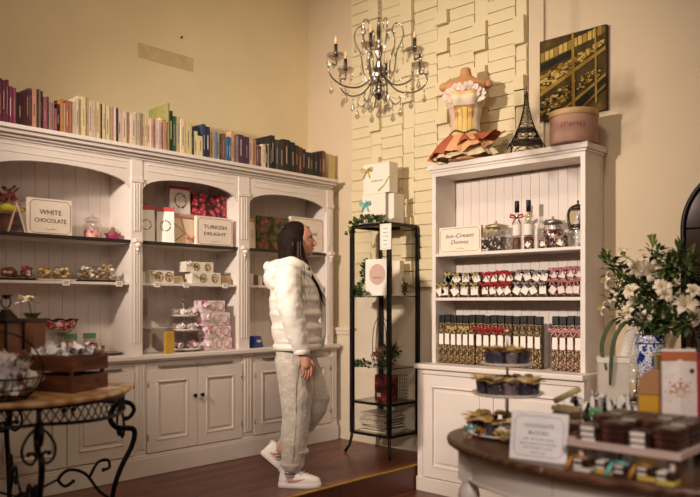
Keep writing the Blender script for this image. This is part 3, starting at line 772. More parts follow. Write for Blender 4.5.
# ================================================================ chandelier
chd = thing('chandelier', 'chrome crystal chandelier with candle lamps hanging left of the dress form', 'chandelier', (3.02, 2.627, 2.18))
CH = CHROME; K = .27
m = MB(); m.lathe([(.004, .10), (.016, .11), (.03, .13), (.034, .145), (.02, .16), (.012, .18), (.02, .20), (.026, .24), (.030, .27), (.016, .30), (.012, .33), (.022, .36), (.024, .39), (.012, .41), (.008, .44), (.014, .47), (.008, .52), (.004, .55)], n=14); m.build('column', CH, chd)
m = MB(); z = .55
while z < ZC-2.18-.03:
    odd = int(z*1000/26) % 2
    m.tube([((.008*math.cos(a) if odd else 0), (0 if odd else .008*math.cos(a)), z+.016+.017*math.sin(a)) for a in [2*PI*i/10 for i in range(10)]], .0022, 5, closed=True); z += .026
m.build('chain', mat('8a8078', .3, metal=1), chd)
DISH = glass('f0ebe4', .22, 'crystal')
def drop(par, x, y, z, s=1.0):
    m = MB(); m.tube([(x, y, z), (x, y, z-.028*s)], .0012, 4); m.ball((x, y, z-.012*s), .0045*s, 6)
    m.lathe([(1e-6, z-.066*s), (.007*s, z-.060*s), (.011*s, z-.052*s), (.006*s, z-.038*s), (.002*s, z-.028*s)], (x, y, 0), n=6)
    return m.build('crystal_drop', DISH, par)
def curve(keys, n=5):
    """Catmull-Rom through (r, z) keys"""
    K_ = [keys[0]]+list(keys)+[keys[-1]]; out = []
    for i in range(1, len(K_)-2):
        for j in range(n):
            t = j/n; out.append(tuple(.5*(2*K_[i][q]+(K_[i+1][q]-K_[i-1][q])*t+(2*K_[i-1][q]-5*K_[i][q]+4*K_[i+1][q]-K_[i+2][q])*t*t+(3*K_[i][q]-K_[i-1][q]-3*K_[i+1][q]+K_[i+2][q])*t**3) for q in range(len(keys[0]))))
    return out+[tuple(keys[-1])]
for k in range(6):
    a = math.radians(-46.7-42)-k*PI/3; ca, sa = math.cos(a), math.sin(a); zt = .375
    arc = curve([(.015, .27), (.05, .215), (.11, .165), (.19, .16), (.26, .195), (.288, .245), (.272, .275), (.245, .268), (.245, .30)])
    m = MB(); m.tube([(p*ca, p*sa, z) for p, z in arc], .0046, 8); arm = m.build('arm', CH, chd)
    a3 = a+.5; c3, s3 = math.cos(a3), math.sin(a3)
    arc = curve([(.015, .20), (.05, .19), (.085, .26), (.10, .36), (.135, .44), (.125, .50), (.09, .515), (.075, .48), (.09, .46)])
    m = MB(); m.tube([(p*c3, p*s3, z) for p, z in arc], .0036, 6); m.build('scroll', CH, chd)
    arc = curve([(.015, .26), (.04, .20), (.055, .12), (.09, .075), (.12, .095), (.11, .12)])
    m = MB(); m.tube([(p*c3, p*s3, z) for p, z in arc], .0032, 6); m.build('lower_scroll', CH, chd)
    cx_, cy_ = .245*ca, .245*sa
    m = MB(); m.lathe([(1e-6, zt-.078), (.03, zt-.074), (.046, zt-.058), (.050, zt-.050), (.045, zt-.054), (.01, zt-.066)], (cx_, cy_, 0), n=16); m.build('bobeche', DISH, arm)
    m = MB(); m.lathe([(.0095, zt-.062), (.011, zt-.05), (.0095, zt-.045), (.0095, zt+.006), (.006, zt+.008)], (cx_, cy_, 0), n=10); m.build('candle_sleeve', mat('2a2220', .3, metal=.7), arm)
    m = MB(); m.lathe([(.005, zt+.006), (.0085, zt+.02), (.006, zt+.036), (1e-6, zt+.055)], (cx_, cy_, 0), n=8); m.build('bulb', mat('d8b080', .3, var=.05), arm)
    for j in range(4):
        b = a+j*PI/2; drop(arm, cx_+.046*math.cos(b), cy_+.046*math.sin(b), zt-.058, .8)
    drop(chd, .19*ca, .19*sa, .155, 1.3); drop(chd, .27*ca, .27*sa, .19, 1.2)
    drop(chd, .12*c3, .12*s3, .09, 1.3); drop(chd, .13*c3, .13*s3, .43, .9); drop(chd, .10*c3, .10*s3, .30, .9)
    drop(chd, .06*ca, .06*sa, .12, 1.2)
drop(chd, 0, 0, .10, 1.5)
for k in range(6):
    a0 = math.radians(-46.7-42)-k*PI/3; a1 = a0-PI/3; m = MB()
    for i in range(1, 12):
        t = i/12; a = a0+(a1-a0)*t; r = .21-.03*math.sin(PI*t); m.ball((r*math.cos(a), r*math.sin(a), .20-.05*math.sin(PI*t)), .0042, 6)
    m.build('bead_swag', DISH, chd)
# ================================================================ the person, standing on the platform, seen from her right side
# local frame: +X the way she faces, +Y away from the camera, Z up, origin under the standing foot
PA = math.radians(43.27-90)
ps = bpy.data.objects.new('person', None)
pr = thing('person', 'person in white puffer jacket and grey sweatpants looking up at the wall shelves', 'person', (3.20, 3.49, 0), PA)
def blend(shapes, vox, it, name, mt, par, fac=.5, crease=0, cs=.05):
    """one continuous surface from tapered limbs and ellipsoids: voxel remesh, then smoothed"""
    m = MB()
    for sh in shapes:
        if sh[0] == 't':
            pts, rs = sh[1], sh[2]; P = curve([tuple(p)+(r,) for p, r in zip(pts, rs)], 5)
            m.tube([p[:3] for p in P], [max(p[3], .003) for p in P], 16)
            m.ball(pts[0], rs[0], 12); m.ball(pts[-1], rs[-1], 12)
        elif sh[0] == 'e':
            c_, r_ = sh[1], sh[2]; ry = sh[3] if len(sh) > 3 else 0
            k = MB(); k.ball((0, 0, 0), 1, 20); k.xf(Matrix.Translation(c_) @ Matrix.Rotation(ry, 4, 'Y') @ Matrix.Diagonal((r_[0], r_[1], r_[2], 1)))
            me_ = bpy.data.meshes.new('tmp'); k.bm.to_mesh(me_); k.bm.free(); m.bm.from_mesh(me_); bpy.data.meshes.remove(me_)
    ob = m.build(name, mt, par)
    r = ob.modifiers.new('r', 'REMESH'); r.mode = 'VOXEL'; r.voxel_size = vox; r.use_smooth_shade = True
    if crease:
        tx = bpy.data.textures.get('creases%d' % int(cs*1000)) or bpy.data.textures.new('creases%d' % int(cs*1000), 'CLOUDS'); tx.noise_scale = cs; tx.noise_depth = 2
        dm = ob.modifiers.new('d', 'DISPLACE'); dm.texture = tx; dm.strength = crease; dm.mid_level = .5
    if it:
        s = ob.modifiers.new('s', 'SMOOTH'); s.iterations = it; s.factor = fac
    dg = bpy.context.evaluated_depsgraph_get(); me2 = bpy.data.meshes.new_from_object(ob.evaluated_get(dg)); ob.modifiers.clear(); old = ob.data; ob.data = me2; bpy.data.meshes.remove(old)
    me2.materials.clear(); me2.materials.append(mt)
    for p in me2.polygons: p.use_smooth = True
    return ob
SKIN = mat('c48c70', .5, var=.05, scale=20)
# body: head, neck, trunk, legs and arms under the clothes
hc = Vector((.03, .02, 1.565))
body = blend([
    ('e', (.012, .02, 1.60), (.092, .075, .095)), ('e', (.045, .02, 1.55), (.062, .058, .085), -.1),
    ('e', (.078, .02, 1.502), (.028, .036, .024)), ('e', (.055, .02, 1.515), (.045, .05, .03), .3),
    ('t', [(.095, .02, 1.60), (.112, .02, 1.575), (.122, .02, 1.556), (.108, .02, 1.545)], [.010, .0105, .012, .009]),
    ('e', (.088, .02, 1.615), (.018, .042, .02)), ('e', (.085, .005, 1.562), (.022, .02, .022)), ('e', (.085, .035, 1.562), (.022, .02, .022)),
    ('e', (.1, .02, 1.527), (.013, .022, .0065)), ('e', (.098, .02, 1.516), (.012, .020, .0065)),
    ('t', [(-.01, .02, 1.54), (-.022, .02, 1.46), (-.03, .02, 1.38)], [.052, .05, .065]),
    ('e', (-.02, .02, 1.25), (.10, .17, .17)), ('e', (-.02, .02, 1.05), (.095, .15, .14)), ('e', (-.03, .02, .90), (.11, .16, .12)),
    ('t', [(-.02, -.05, .88), (.0, -.055, .50), (-.03, -.055, .10)], [.08, .06, .04]), ('t', [(-.02, .09, .88), (.10, .10, .55), (-.10, .13, .20)], [.08, .06, .04]),
    ('t', [(-.02, -.15, 1.32), (-.01, -.20, 1.05), (.055, -.20, .86)], [.05, .042, .028]), ('t', [(-.02, .19, 1.32), (0, .23, 1.05), (.06, .22, .86)], [.05, .042, .028]),
    ('t', [(.045, -.20, .875), (.068, -.202, .835), (.078, -.20, .79)], [.022, .027, .029]), ('e', (.078, -.20, .80), (.033, .017, .045), .2),
    ('t', [(.05, .22, .875), (.07, .222, .835), (.078, .22, .79)], [.022, .027, .029]),
], .0065, 3, 'body', SKIN, pr)
# fingers of both hands: rooted in the palm, loosely curled
for side, yb in ((1, -.20), (-1, .22)):
    m = MB()
    for i, (dx, ln) in enumerate(((.024, .068), (.008, .076), (-.009, .071), (-.024, .056))):
        x = .080+dx; pts = [(x-.002, yb, .785), (x+.004, yb, .765), (x+.006, yb+side*.004, .765-ln*.35), (x+.001, yb+side*.014, .765-ln*.68), (x-.008, yb+side*.024, .765-ln*.85)]
        m.tube(pts, [.009, .0092, .0085, .0078, .006], 8); m.ball(pts[-1], .006, 8)
    pts = [(.10, yb+side*.004, .815), (.118, yb+side*.012, .795), (.122, yb+side*.018, .772), (.116, yb+side*.022, .752)]
    m.tube(pts, [.012, .011, .0095, .007], 8); m.ball(pts[-1], .007, 8)
    m.build('hand_fingers', SKIN, pr)
# face details
m = MB(); DKH = mat('1c110c', .8, var=.3, scale=60)
for yy in (-.018, .058):
    s = -1 if yy < .02 else 1
    m.use(mat('e8dcd4', .3)); m.ball((.0915, .02+s*.028, 1.582), .0085, 10)
    m.use(mat('2a1810', .3)); m.ball((.0965, .02+s*.0285, 1.5835), .0050, 8)
m.build('eyes', None, pr)
m = MB()
for s in (-1, 1): m.tube([(.090, .02+s*.045, 1.600), (.099, .02+s*.03, 1.607), (.103, .02+s*.014, 1.603)], [.0018, .0028, .0018], 6)
for s in (-1, 1): m.tube([(.088, .02+s*.042, 1.586), (.100, .02+s*.028, 1.591), (.098, .02+s*.016, 1.585)], [.001, .0018, .001], 6)
m.build('eyebrows', DKH, pr)
m = MB(); m.tube([(.100, .02-.02, 1.523), (.112, .02, 1.5225), (.100, .02+.02, 1.523)], [.002, .005, .002], 8); m.build('lips', mat('a04c48', .4), pr)
m = MB(); m.ball((.012, -.058, 1.572), .016, 10, sx=.7, sy=.35, sz=1.6); m.build('ear', SKIN, pr)
# hair: cap, length falling down the back and a front lock over the jacket
hair = blend([
    ('e', (-.010, .02, 1.612), (.096, .088, .094)), ('e', (-.05, .02, 1.56), (.075, .088, .11)), ('e', (-.075, .02, 1.60), (.05, .05, .045)),
    ('e', (-.012, -.045, 1.565), (.06, .03, .09)), ('e', (-.012, .085, 1.565), (.06, .03, .09)),
    ('t', [(-.05, .02, 1.56), (-.055, .01, 1.48), (-.045, .0, 1.42)], [.07, .065, .045]),
    ('t', [(-.02, -.05, 1.56), (-.03, -.075, 1.48), (-.015, -.085, 1.41)], [.038, .04, .026]),
    ('t', [(.03, -.052, 1.56), (.025, -.072, 1.47), (.035, -.09, 1.40), (.06, -.10, 1.33)], [.02, .026, .022, .012]),
], .007, 4, 'hair', ramp_mat('dark_hair', 'noise', [(.3, '0c0705'), (.7, '24150f')], 6, (30, 30, 2), rough=.75), pr)
MC['dark_hair'].node_tree.nodes['Principled BSDF'].inputs['Specular IOR Level'].default_value = .15; DKH.node_tree.nodes['Principled BSDF'].inputs['Specular IOR Level'].default_value = .2
m = MB()
for i in range(26):
    t = R.random(); y0 = R.uniform(-.095, -.04); x0 = R.uniform(-.07, .045)
    pts = [(x0, y0, 1.56), (x0*1.05, y0-.012, 1.48), (x0*.9+R.uniform(-.02, .03), -.125, 1.40+R.uniform(-.01, .01)), (x0+R.uniform(.0, .06), -.205-R.uniform(0, .01), 1.30-R.uniform(0, .04)), (x0+R.uniform(.02, .10), -.228, 1.24-R.uniform(0, .12))]
    c4 = curve(pts, 3); m.tube(c4, [.003-.0025*j/len(c4) for j in range(len(c4))], 4)
m.build('shoulder_strands', mat('4a3024', .7, var=.2), pr); m = MB()
for i in range(22):
    x0 = R.uniform(.03, .05); pts = [(x0, -.06, 1.54), (x0+.02, -.075, 1.46), (x0+.06, -.085, 1.36), (x0+.11, -.09, 1.27), (x0+.14+R.uniform(-.02, .02), -.10, 1.16+R.uniform(-.03, .05))]
    c4 = curve(pts, 3); m.tube(c4, [.006-.0055*j/len(c4) for j in range(len(c4))], 5)
for s in (-1, 1):
    for i in range(10):
        q = i/10; m.tube(curve([(.085-.05*q, .02+s*.01*(i+1)*.6, 1.664-.01*q), (.02-.03*q, .02+s*(.05+.02*q), 1.655-.035*q), (-.08, .02+s*.05, 1.60)], 3), .0035, 4)
hs = m.build('hair_strands', DKH, pr)
m = MB(); m.tube([(-.07, -.035, 1.655), (-.082, -.01, 1.665), (-.088, .02, 1.668), (-.082, .05, 1.665)], [.012, .018, .018, .012], 8); m.build('hair_clip', mat('161014', .3), pr)
# jacket: quilted torso, sleeve, hood
JK = mat('e6ddd0', .5, var=.03, scale=8, bump=.25, sheen=.2)
sh = []
rows = [(1.37, .135, .20, -.03), (1.285, .165, .225, -.02), (1.195, .175, .225, -.005), (1.105, .175, .22, .0), (1.015, .17, .215, .005), (.935, .158, .205, .01)]
for z, rx, ry, ox in rows: sh.append(('e', (ox, .02, z), (rx, ry, .062)))
sh += [('e', (-.008, .02, 1.17), (.168, .215, .27)), ('e', (0, .02, .99), (.162, .205, .13))]
sh += [('e', (-.03, .02, 1.41), (.105, .15, .05))]
jk = blend(sh, .008, 2, 'jacket', JK, pr, crease=.016, cs=.07)
m = MB(); m.lathe([(.150, -.012), (.158, -.01), (.160, .018), (.15, .03)], (.008, .02, .885), n=40, sy=1.28); m.build('jacket_hem', JK, jk)
for s, yy in ((-1, -.19), (1, .225)):
    arm = []
    P = [(-.035, yy+.03*(-s)*-1*0+(-s)*-.0, 1.345), (-.035, yy+s*.02, 1.245), (-.02, yy+s*.035, 1.15), (0, yy+s*.03, 1.06), (.022, yy+s*.02, .975), (.045, yy+s*.008, .90)]
    RR = [.085, .088, .084, .078, .07, .058]
    for p, r in zip(P, RR): arm.append(('e', p, (r, r*.9, .055)))
    arm.append(('t', P, [r*.90 for r in RR]))
    blend(arm, .008, 2, 'sleeve', JK, jk, crease=.013, cs=.06)
    m = MB(); m.lathe([(.046, 0), (.051, .004), (.052, .03), (.048, .036)], (.05, yy+s*.006, .855), n=20); m.build('cuff', JK, jk)
hood = blend([
    ('e', (-.12, .02, 1.375), (.075, .13, .085), .25), ('e', (-.155, .02, 1.335), (.055, .12, .08)), ('t', [(-.10, -.10, 1.42), (-.02, -.135, 1.43), (.06, -.10, 1.40)], [.03, .036, .03]),
    ('t', [(-.10, .14, 1.42), (-.02, .175, 1.43), (.06, .14, 1.40)], [.03, .036, .03]), ('t', [(-.17, -.06, 1.40), (-.185, .02, 1.41), (-.17, .10, 1.40)], [.026, .03, .026]),
    ('t', [(.05, -.10, 1.39), (.10, -.06, 1.33), (.12, .0, 1.28)], [.028, .024, .018])], .008, 2, 'hood', JK, jk, crease=.015, cs=.05)
m = MB(); m.tube([(.105, -.03, 1.36), (.155, -.02, 1.28), (.176, -.01, 1.19), (.178, 0, 1.08), (.176, 0, .98), (.165, .0, .89)], [.016, .018, .018, .018, .018, .014], 10); m.build('zip_placket', JK, jk)
m = MB(); m.ball((.085, -.105, 1.385), .008, 8); m.build('snap_button', mat('3a3430', .4), jk)
# sweatpants
PT = mat('bcb0a2', .9, var=.14, scale=55, bump=.35, sheen=.3)
pt = blend([
    ('e', (.0, .02, .86), (.135, .175, .10)), ('e', (-.005, .02, .80), (.135, .165, .09)),
    ('t', [(-.015, -.055, .80), (.005, -.06, .62), (.005, -.06, .45), (-.008, -.058, .28), (-.02, -.055, .155)], [.118, .108, .094, .086, .072]),
    ('e', (-.02, -.055, .15), (.080, .075, .035)), ('e', (.0, -.058, .23), (.09, .078, .03)),
    ('t', [(.02, .09, .80), (.09, .10, .66), (.135, .11, .545)], [.105, .092, .082]),
    ('t', [(.14, .11, .56), (.105, .12, .46), (.02, .16, .34), (-.065, .20, .24), (-.105, .22, .19)], [.078, .078, .070, .062, .055]),
    ('e', (.06, .14, .385), (.075, .075, .025), .9)], .008, 3, 'sweatpants', PT, pr, crease=.014, cs=.08)
m = MB(); m.tube(curve([(.02, -.178, .80), (.012, -.168, .62), (.012, -.153, .45), (.0, -.145, .28), (-.012, -.13, .17)], 4), .0022, 5); m.build('side_seam', mat('948a80', .9), pt)
for c_, mlab in (((-.028, -.052, .098), 'sock'), ((-.125, .232, .148), 'sock')):
    m = MB(); m.lathe([(.046, -.03), (.045, .0), (.048, .03), (.044, .055)], c_, n=20); m.use(mat('e0d4cc', .8)); 
    m.mats = []; o = m.build(mlab, mat('ddd0c8', .85), pr)
    for dz, cc in ((.012, 'b86860'), (-.006, '5a5468')):
        m = MB(); m.lathe([(.0478, -.005), (.0488, 0), (.0478, .005)], (c_[0], c_[1], c_[2]+dz), n=20); m.build('sock_stripe', mat(cc, .8), o)
# trainers
SHW = mat('ece2dc', .4, var=.03); SOLE = mat('e6dcd6', .55, var=.03)
def shoe(M, label):
    g = []; N = 22
    def outline(t, grow=0):
        # x from heel -.09 to toe .185
        pts = []
        for k in range(32):
            a = 2*PI*k/32; c_, s_ = math.cos(a), math.sin(a)
            x = .047+(.138+grow)*abs(c_)**.85*(1 if c_ > 0 else -1); wv = .042+.008*math.sin((x+.09)/.275*PI*.9)*(1)
            wv = .036+.013*max(0, min(1, (x+.03)/.12)); pts.append((x, (wv+grow)*abs(s_)**.8*(1 if s_ > 0 else -1), t))
        return pts
    m = MB(); m.sheet([outline(0, -.002), outline(.004, .001), outline(.026, .001), outline(.030, -.002)], close=True); m.quad(outline(0, -.002)[::-1]); m.quad(outline(.030, -.002)); m.xf(M)
    so = m.build('shoe_sole', SOLE, pr)
    rows = []
    for z, x0, x1, wk in ((.028, -.088, .182, 1), (.045, -.087, .180, 1), (.060, -.085, .168, .97), (.072, -.083, .135, .9), (.084, -.081, .095, .82), (.097, -.079, .062, .74), (.112, -.078, .035, .68), (.122, -.078, .015, .65)):
        r_ = []
        for k in range(32):
            a = 2*PI*k/32; c_, s_ = math.cos(a), math.sin(a); x = (x0+x1)/2+(x1-x0)/2*abs(c_)**.85*(1 if c_ > 0 else -1)
            wv = (.035+.013*max(0, min(1, (x+.03)/.12)))*wk; r_.append((x, wv*abs(s_)**.8*(1 if s_ > 0 else -1), z))
        rows.append(r_)
    m = MB(); m.sheet(rows, close=True); m.quad(rows[-1]); m.xf(M); up = m.build('shoe', SHW, pr)
    m = MB()
    for i in range(5):
        x = .115-.022*i; z = .075+.0105*i; m.tube([(x-.004, -.03, z-.012), (x, -.012, z+.004), (x+.004, .012, z+.004), (x, .03, z-.012)], .0035, 6)
    m.tube([(.03, -.012, .118), (.045, -.03, .11), (.055, -.042, .085)], .0025, 5); m.xf(M); m.build('laces', mat('d8cfc4', .7), up)
    m = MB()
    for s in (-1, 1):
        m.prism([(-.045, .052), (.02, .044), (.085, .062), (.02, .056), (-.03, .068)], 'y', s*.0455, s*.0475)
    m.xf(M); m.build('side_flash', mat('d8a090', .5), up)
    m = MB(); m.tube([(-.081, 0, .118), (-.084, 0, .095)], .006, 6); m.xf(M); m.build('heel_tab', mat('c8bcb0', .6), up)
    return up
shoe(Matrix.Translation((-.02, -.055, .0)), 'r')
ang = math.radians(38)
# back foot: on its toes, heel lifted; toe sole touches the platform
Mb = Matrix.Translation((-.075, .235, .0)) @ Matrix.Rotation(ang, 4, 'Y') @ Matrix.Translation((-.145, 0, 0))
Mb = Matrix.Translation((0, 0, .012)) @ Mb
shoe(Mb, 'b')
bpy.data.objects.remove(ps)
# ================================================================ iron scroll table at the left, on the platform
TX, TY, TT = 1.51, 3.63, .75
A0 = math.radians(-14.5)
tb = thing('scroll_table', 'round wood topped table with black iron lattice apron and scroll legs', 'table', (TX, TY, 0))
def topr(a): return .508+.022*max(0, math.cos(4*(a-A0)))**3-.012*max(0, -math.cos(4*(a-A0)))
WOODT = ramp_mat('honey_wood', 'wave', [(0, 'a8794c'), (.5, 'c89c68'), (1, 'd4ac7c')], 3, (1, 9, 1), rough=.38, dist=4, detail=3)
m = MB(); out = []
for z, g in ((TT-.024, -.006), (TT-.018, 0), (TT-.006, 0), (TT, -.006)): out.append([((topr(2*PI*k/96)+g)*math.cos(2*PI*k/96), (topr(2*PI*k/96)+g)*math.sin(2*PI*k/96), z) for k in range(96)])
m.sheet(out, close=True); m.quad(out[0][::-1]); m.quad(out[-1]); m.build('tabletop', WOODT, tb)
RA = .480
for k in range(4):
    a0 = A0+k*PI/2
    m = MB()
    arc = [a0+PI/2*i/20 for i in range(21)]
    def zb(a): return .648-.014*math.sin((a-a0)*2)
    m.tube([(RA*math.cos(a), RA*math.sin(a), .718) for a in arc], .009, 6); m.tube([(RA*math.cos(a), RA*math.sin(a), zb(a)) for a in arc], .009, 6)
    n = 18
    for i in range(n):
        for d_ in (0, 1):
            pts = []
            for j in range(7):
                q = j/6; a = a0+PI/2*(i+(q*1.5 if d_ == 0 else 1.5-1.5*q)+.5*math.sin(PI*q)*0)/(n+1)
                zz = .718+(zb(a)-.718)*(q-.07*math.sin(2*PI*q)); pts.append((RA*math.cos(a), RA*math.sin(a), zz))
            m.tube(pts, .0032, 5)
    m.build('apron', IRON, tb)
for k in range(4):
    a = A0+k*PI/2; ca, sa = math.cos(a), math.sin(a)
    keys = [(.532, .563), (.555, .578), (.572, .612), (.55, .645), (.50, .652), (.457, .616), (.45, .563), (.488, .521), (.57, .505), (.563, .426), (.508, .32), (.47, .215), (.458, .11), (.50, .03), (.545, .012), (.57, .03)]
    cu = curve(keys, 5); m = MB()
    for off in (0,):
        cu = [(r-.024, z) for r, z in cu]; m.tube([(r*ca, r*sa, z) for r, z in cu], [.0095+.005*math.sin(PI*i/len(cu)) for i in range(len(cu))], 8)
    m.ball((.506*ca, .506*sa, .566), .013, 10)
    m.tube([(.479*ca, .479*sa, .725), (.479*ca, .479*sa, .66), (.479*ca, .479*sa, .65)], .012, 8)
    lg = m.build('leg', IRON, tb)
    tx_, ty_ = -sa, ca
    for sg in (-1, 1):
        cu = curve([(0, .63), (.03, .60), (.055, .55), (.05, .50), (.02, .475), (.0, .50), (.012, .525), (.03, .52)], 5); m = MB()
        m.tube([(.477*ca+sg*(.012+q)*tx_, .477*sa+sg*(.012+q)*ty_, z) for q, z in cu], .0065, 6); q, z = cu[-1]; m.ball((.477*ca+sg*(.012+q)*tx_, .477*sa+sg*(.012+q)*ty_, z), .011, 8); m.build('side_scroll', IRON, lg)
    cu = curve([(.436, .15), (.37, .20), (.30, .30), (.22, .33), (.17, .29), (.20, .25), (.24, .27)], 5); m = MB()
    m.tube([(r*ca, r*sa, z) for r, z in cu], .0085, 6); m.ball((.24*ca, .24*sa, .27), .011, 8)
    cu = curve([(.32, .28), (.36, .35), (.41, .36), (.42, .32), (.39, .31)], 5); m.tube([(r*ca, r*sa, z) for r, z in cu], .0075, 6); m.ball((.39*ca, .39*sa, .31), .011, 8)
    m.tube([(.17*ca, .17*sa, .29), (.0, .0, .22)], .006, 6); m.build('stretcher', IRON, tb)
m = MB(); m.ball((0, 0, .22), .03, 12); m.build('boss', IRON, tb)
TS = TT+.0008
def wrapped(m, c, s, cols, n=16):
    """crumpled cellophane bundle of sweets"""
    for i in range(n):
        m.use(R.choice(cols)); p = Vector(c)+Vector((R.uniform(-1, 1), R.uniform(-1, 1), R.uniform(-.2, 1)))*s*.55
        d = Vector((R.uniform(-1, 1), R.uniform(-1, 1), R.uniform(-.3, 1)))
        a = d.orthogonal().normalized(); b = d.cross(a).normalized(); q = s*R.uniform(.35, .8)
        m.sheet([[p-a*q+d*q*.1, p-b*q*.3+d*q*.3, p+a*q*.9], [p-a*q*.8+b*q*.6, p+b*q*.3+d*q*.45, p+a*q+b*q*.7], [p-a*q*.6+b*q*1.2+d*q*.2, p+b*q*1.1, p+a*q*.7+b*q*1.2+d*.2*q]], smooth=False)
def bundle(loc, s, cols, label, group, name='wrapped_sweets', cat='wrapped sweets', ribbon=None, core='d8ccc4', rz=0):
    o = thing(name, label, cat, loc, rz, group)
    m = MB(); m.ball((0, 0, s*.62), s*.62, 12, sz=1, wob=lambda a, j: 1+.10*math.sin(3*a+j)); m.build('sweets', mat(core, .6, var=.3, scale=50), o)
    m = MB(); wrapped(m, (0, 0, s*.8), s*.9, cols, 18); m.build('wrapper', None, o, recalc=False)
    if ribbon: m = MB(); bow(m, (0, -s*.6, s*1.1), s*.7, ribbon); m.build('ribbon', None, o)
    return o
WR = [mat('f2ece8', .5, var=.04), mat('e0dadc', .45, var=.06), mat('f0e8e2', .4, var=.04)]
WB = [mat('8a5040', .4, var=.2), mat('6a3428', .4, var=.2), mat('e0d4cc', .4), mat('b08a70', .4)]
# oval wire basket
wbk = thing('wire_bowl', 'oval black wire basket full of white wrapped sweets on the iron table', 'basket', (1.27, 3.31, TS), -.3)
m = MB()
for z, rx, ry, r in ((.004, .12, .085, .004), (.05, .165, .12, .0025), (.10, .19, .145, .005)): m.tube([(rx*math.cos(a), ry*math.sin(a), z) for a in [2*PI*i/40 for i in range(40)]], r, 6, closed=True)
for i in range(34):
    a = 2*PI*i/34; m.tube([(.12*math.cos(a), .085*math.sin(a), .004), (.165*math.cos(a), .12*math.sin(a), .05), (.19*math.cos(a), .145*math.sin(a), .10)], .0022, 5)
m.build('wire_frame', IRON, wbk)
m = MB(); m.tube([(.0+.19*math.cos(PI*i/16), 0, .10+.20*math.sin(PI*i/16)) for i in range(17)], .004, 6); m.build('handle', IRON, wbk)
sp = [(-.09, .04), (-.03, .06), (.04, .055), (.10, .03), (-.11, -.02), (-.05, -.03), (.02, -.02), (.08, -.04), (.13, -.01), (-.02, -.075), (.04, -.075)]
MT_ = Matrix.Translation((1.27, 3.31, 0)) @ Matrix.Rotation(-.3, 4, 'Z')
for i, (x, y) in enumerate(sp):
    p = MT_ @ Vector((x, y, 0)); br = i in (2, 7)
    bundle((p.x, p.y, TS+.03+(.04 if i in (1, 5, 6, 2) else 0)), .058, WB if br else WR, 'brown foil wrapped sweet bundle among the white ones in the oval wire basket' if br else 'white cellophane bundle of sweets heaped in the oval wire basket', 'brown bundles in the oval wire basket' if br else 'white bundles in the oval wire basket')
for i, (x, y) in enumerate(((-.08, .0), (-.02, .03), (.05, .02), (.10, -.02), (-.04, -.05), (.03, -.045))):
    p = MT_ @ Vector((x, y, 0)); bundle((p.x, p.y, TS+.115+.012*(i % 2)), .052, WB if i == 3 else WR, 'brown foil wrapped sweet bundle among the white ones in the oval wire basket' if i == 3 else 'white cellophane bundle of sweets heaped in the oval wire basket', 'brown bundles in the oval wire basket' if i == 3 else 'white bundles in the oval wire basket')
# crate
cr = thing('wooden_crate', 'small brown wooden crate with stamped lettering on the iron table', 'crate', (1.605+.125*math.cos(.365)-.13*math.sin(.365), 3.314+.125*math.sin(.365)+.13*math.cos(.365), TS), .365)
CW = ramp_mat('crate_wood', 'noise', [(.3, '4a2614'), (.6, '6e3c20'), (.8, '8a5230')], 5, (2, 2, 14), rough=.65, bump=.2)
for s in (-1, 1):
    for z0, z1 in ((.0, .078), (.098, .175)):
        m = MB(); m.b2(-.125, .125, s*.13-.006, s*.13+.006, z0, z1, bev=.002); f_ = m.build('side_board', CW, cr)
        m = MB(); m.b2(s*.119-.006, s*.119+.006, -.1235, .1235, z0, z1, bev=.002); m.build('end_board', CW, cr)
for x in (-1, 1):
    for y in (-1, 1):
        m = MB(); m.b2(x*.1125-.0, x*.098, y*.1235, y*.108, 0, .172); m.build('corner_post', CW, cr)
m = MB(); m.b2(-.112, .112, -.123, .123, .002, .01); m.build('bottom', CW, cr)
text('CHOCOLAT', .028, mat('2a140c', .8), cr, (.015, -.1365, .138), width=.19)
text('No. 1', .022, mat('2a140c', .8), cr, (.065, -.1365, .045), width=.06)
Mc = Matrix.Translation(cr.location) @ Matrix.Rotation(.365, 4, 'Z')
k = 0
for y in (-.075, .0, .075):
    for x in (-.065, .0, .065):
        p = Mc @ Vector((x+R.uniform(-.008, .008), y, .012)); wh = k not in (2, 4)
        o = bundle((p.x, p.y, p.z+.115), .056, WR if wh else WB, 'white ribboned bundle of sweets standing in the wooden crate' if wh else 'brown ribboned bundle of sweets standing in the wooden crate', ('white' if wh else 'brown')+' bundles in the wooden crate', ribbon=mat('ece6e0', .4) if k % 2 else mat('5a3028', .4), rz=.3)
        k += 1
# lantern
ln = thing('lantern', 'dark framed lantern with orange brown panels and a leafy finial, on the iron table', 'lantern', (1.43, 3.62, TS), .4)
m = MB()
for x in (-1, 1):
    for y in (-1, 1): m.b2(x*.055-.005, x*.055+.005, y*.055-.005, y*.055+.005, .0, .34)
m.b2(-.065, .065, -.065, .065, 0, .015, bev=.003); m.b2(-.065, .065, -.065, .065, .33, .345, bev=.003)
m.build('frame', IRON, ln)
m = MB(); m.box((0, 0, .370), (.085, .085, .05), taper=.3); m.build('roof', IRON, ln)
m = MB(); m.b2(-.049, .049, -.049, .049, .016, .329); m.build('panel', mat('7a4a2a', .4, var=.35, scale=10), ln)
m = MB(); m.tube([(.0+.03*math.cos(t), 0, .43+.03*math.sin(t)) for t in [2*PI*i/12 for i in range(12)]], .004, 6, closed=True)
for i in range(10):
    a = R.uniform(0, 2*PI); leaf(m, (0, 0, .44), (math.cos(a), math.sin(a), .8), (0, 0, 1), .045, .014)
m.build('finial', IRON, ln, recalc=False)
bundle((1.53, 3.70, TS), .05, WB, 'loose brown bundle of sweets between the lantern and the crate', None)
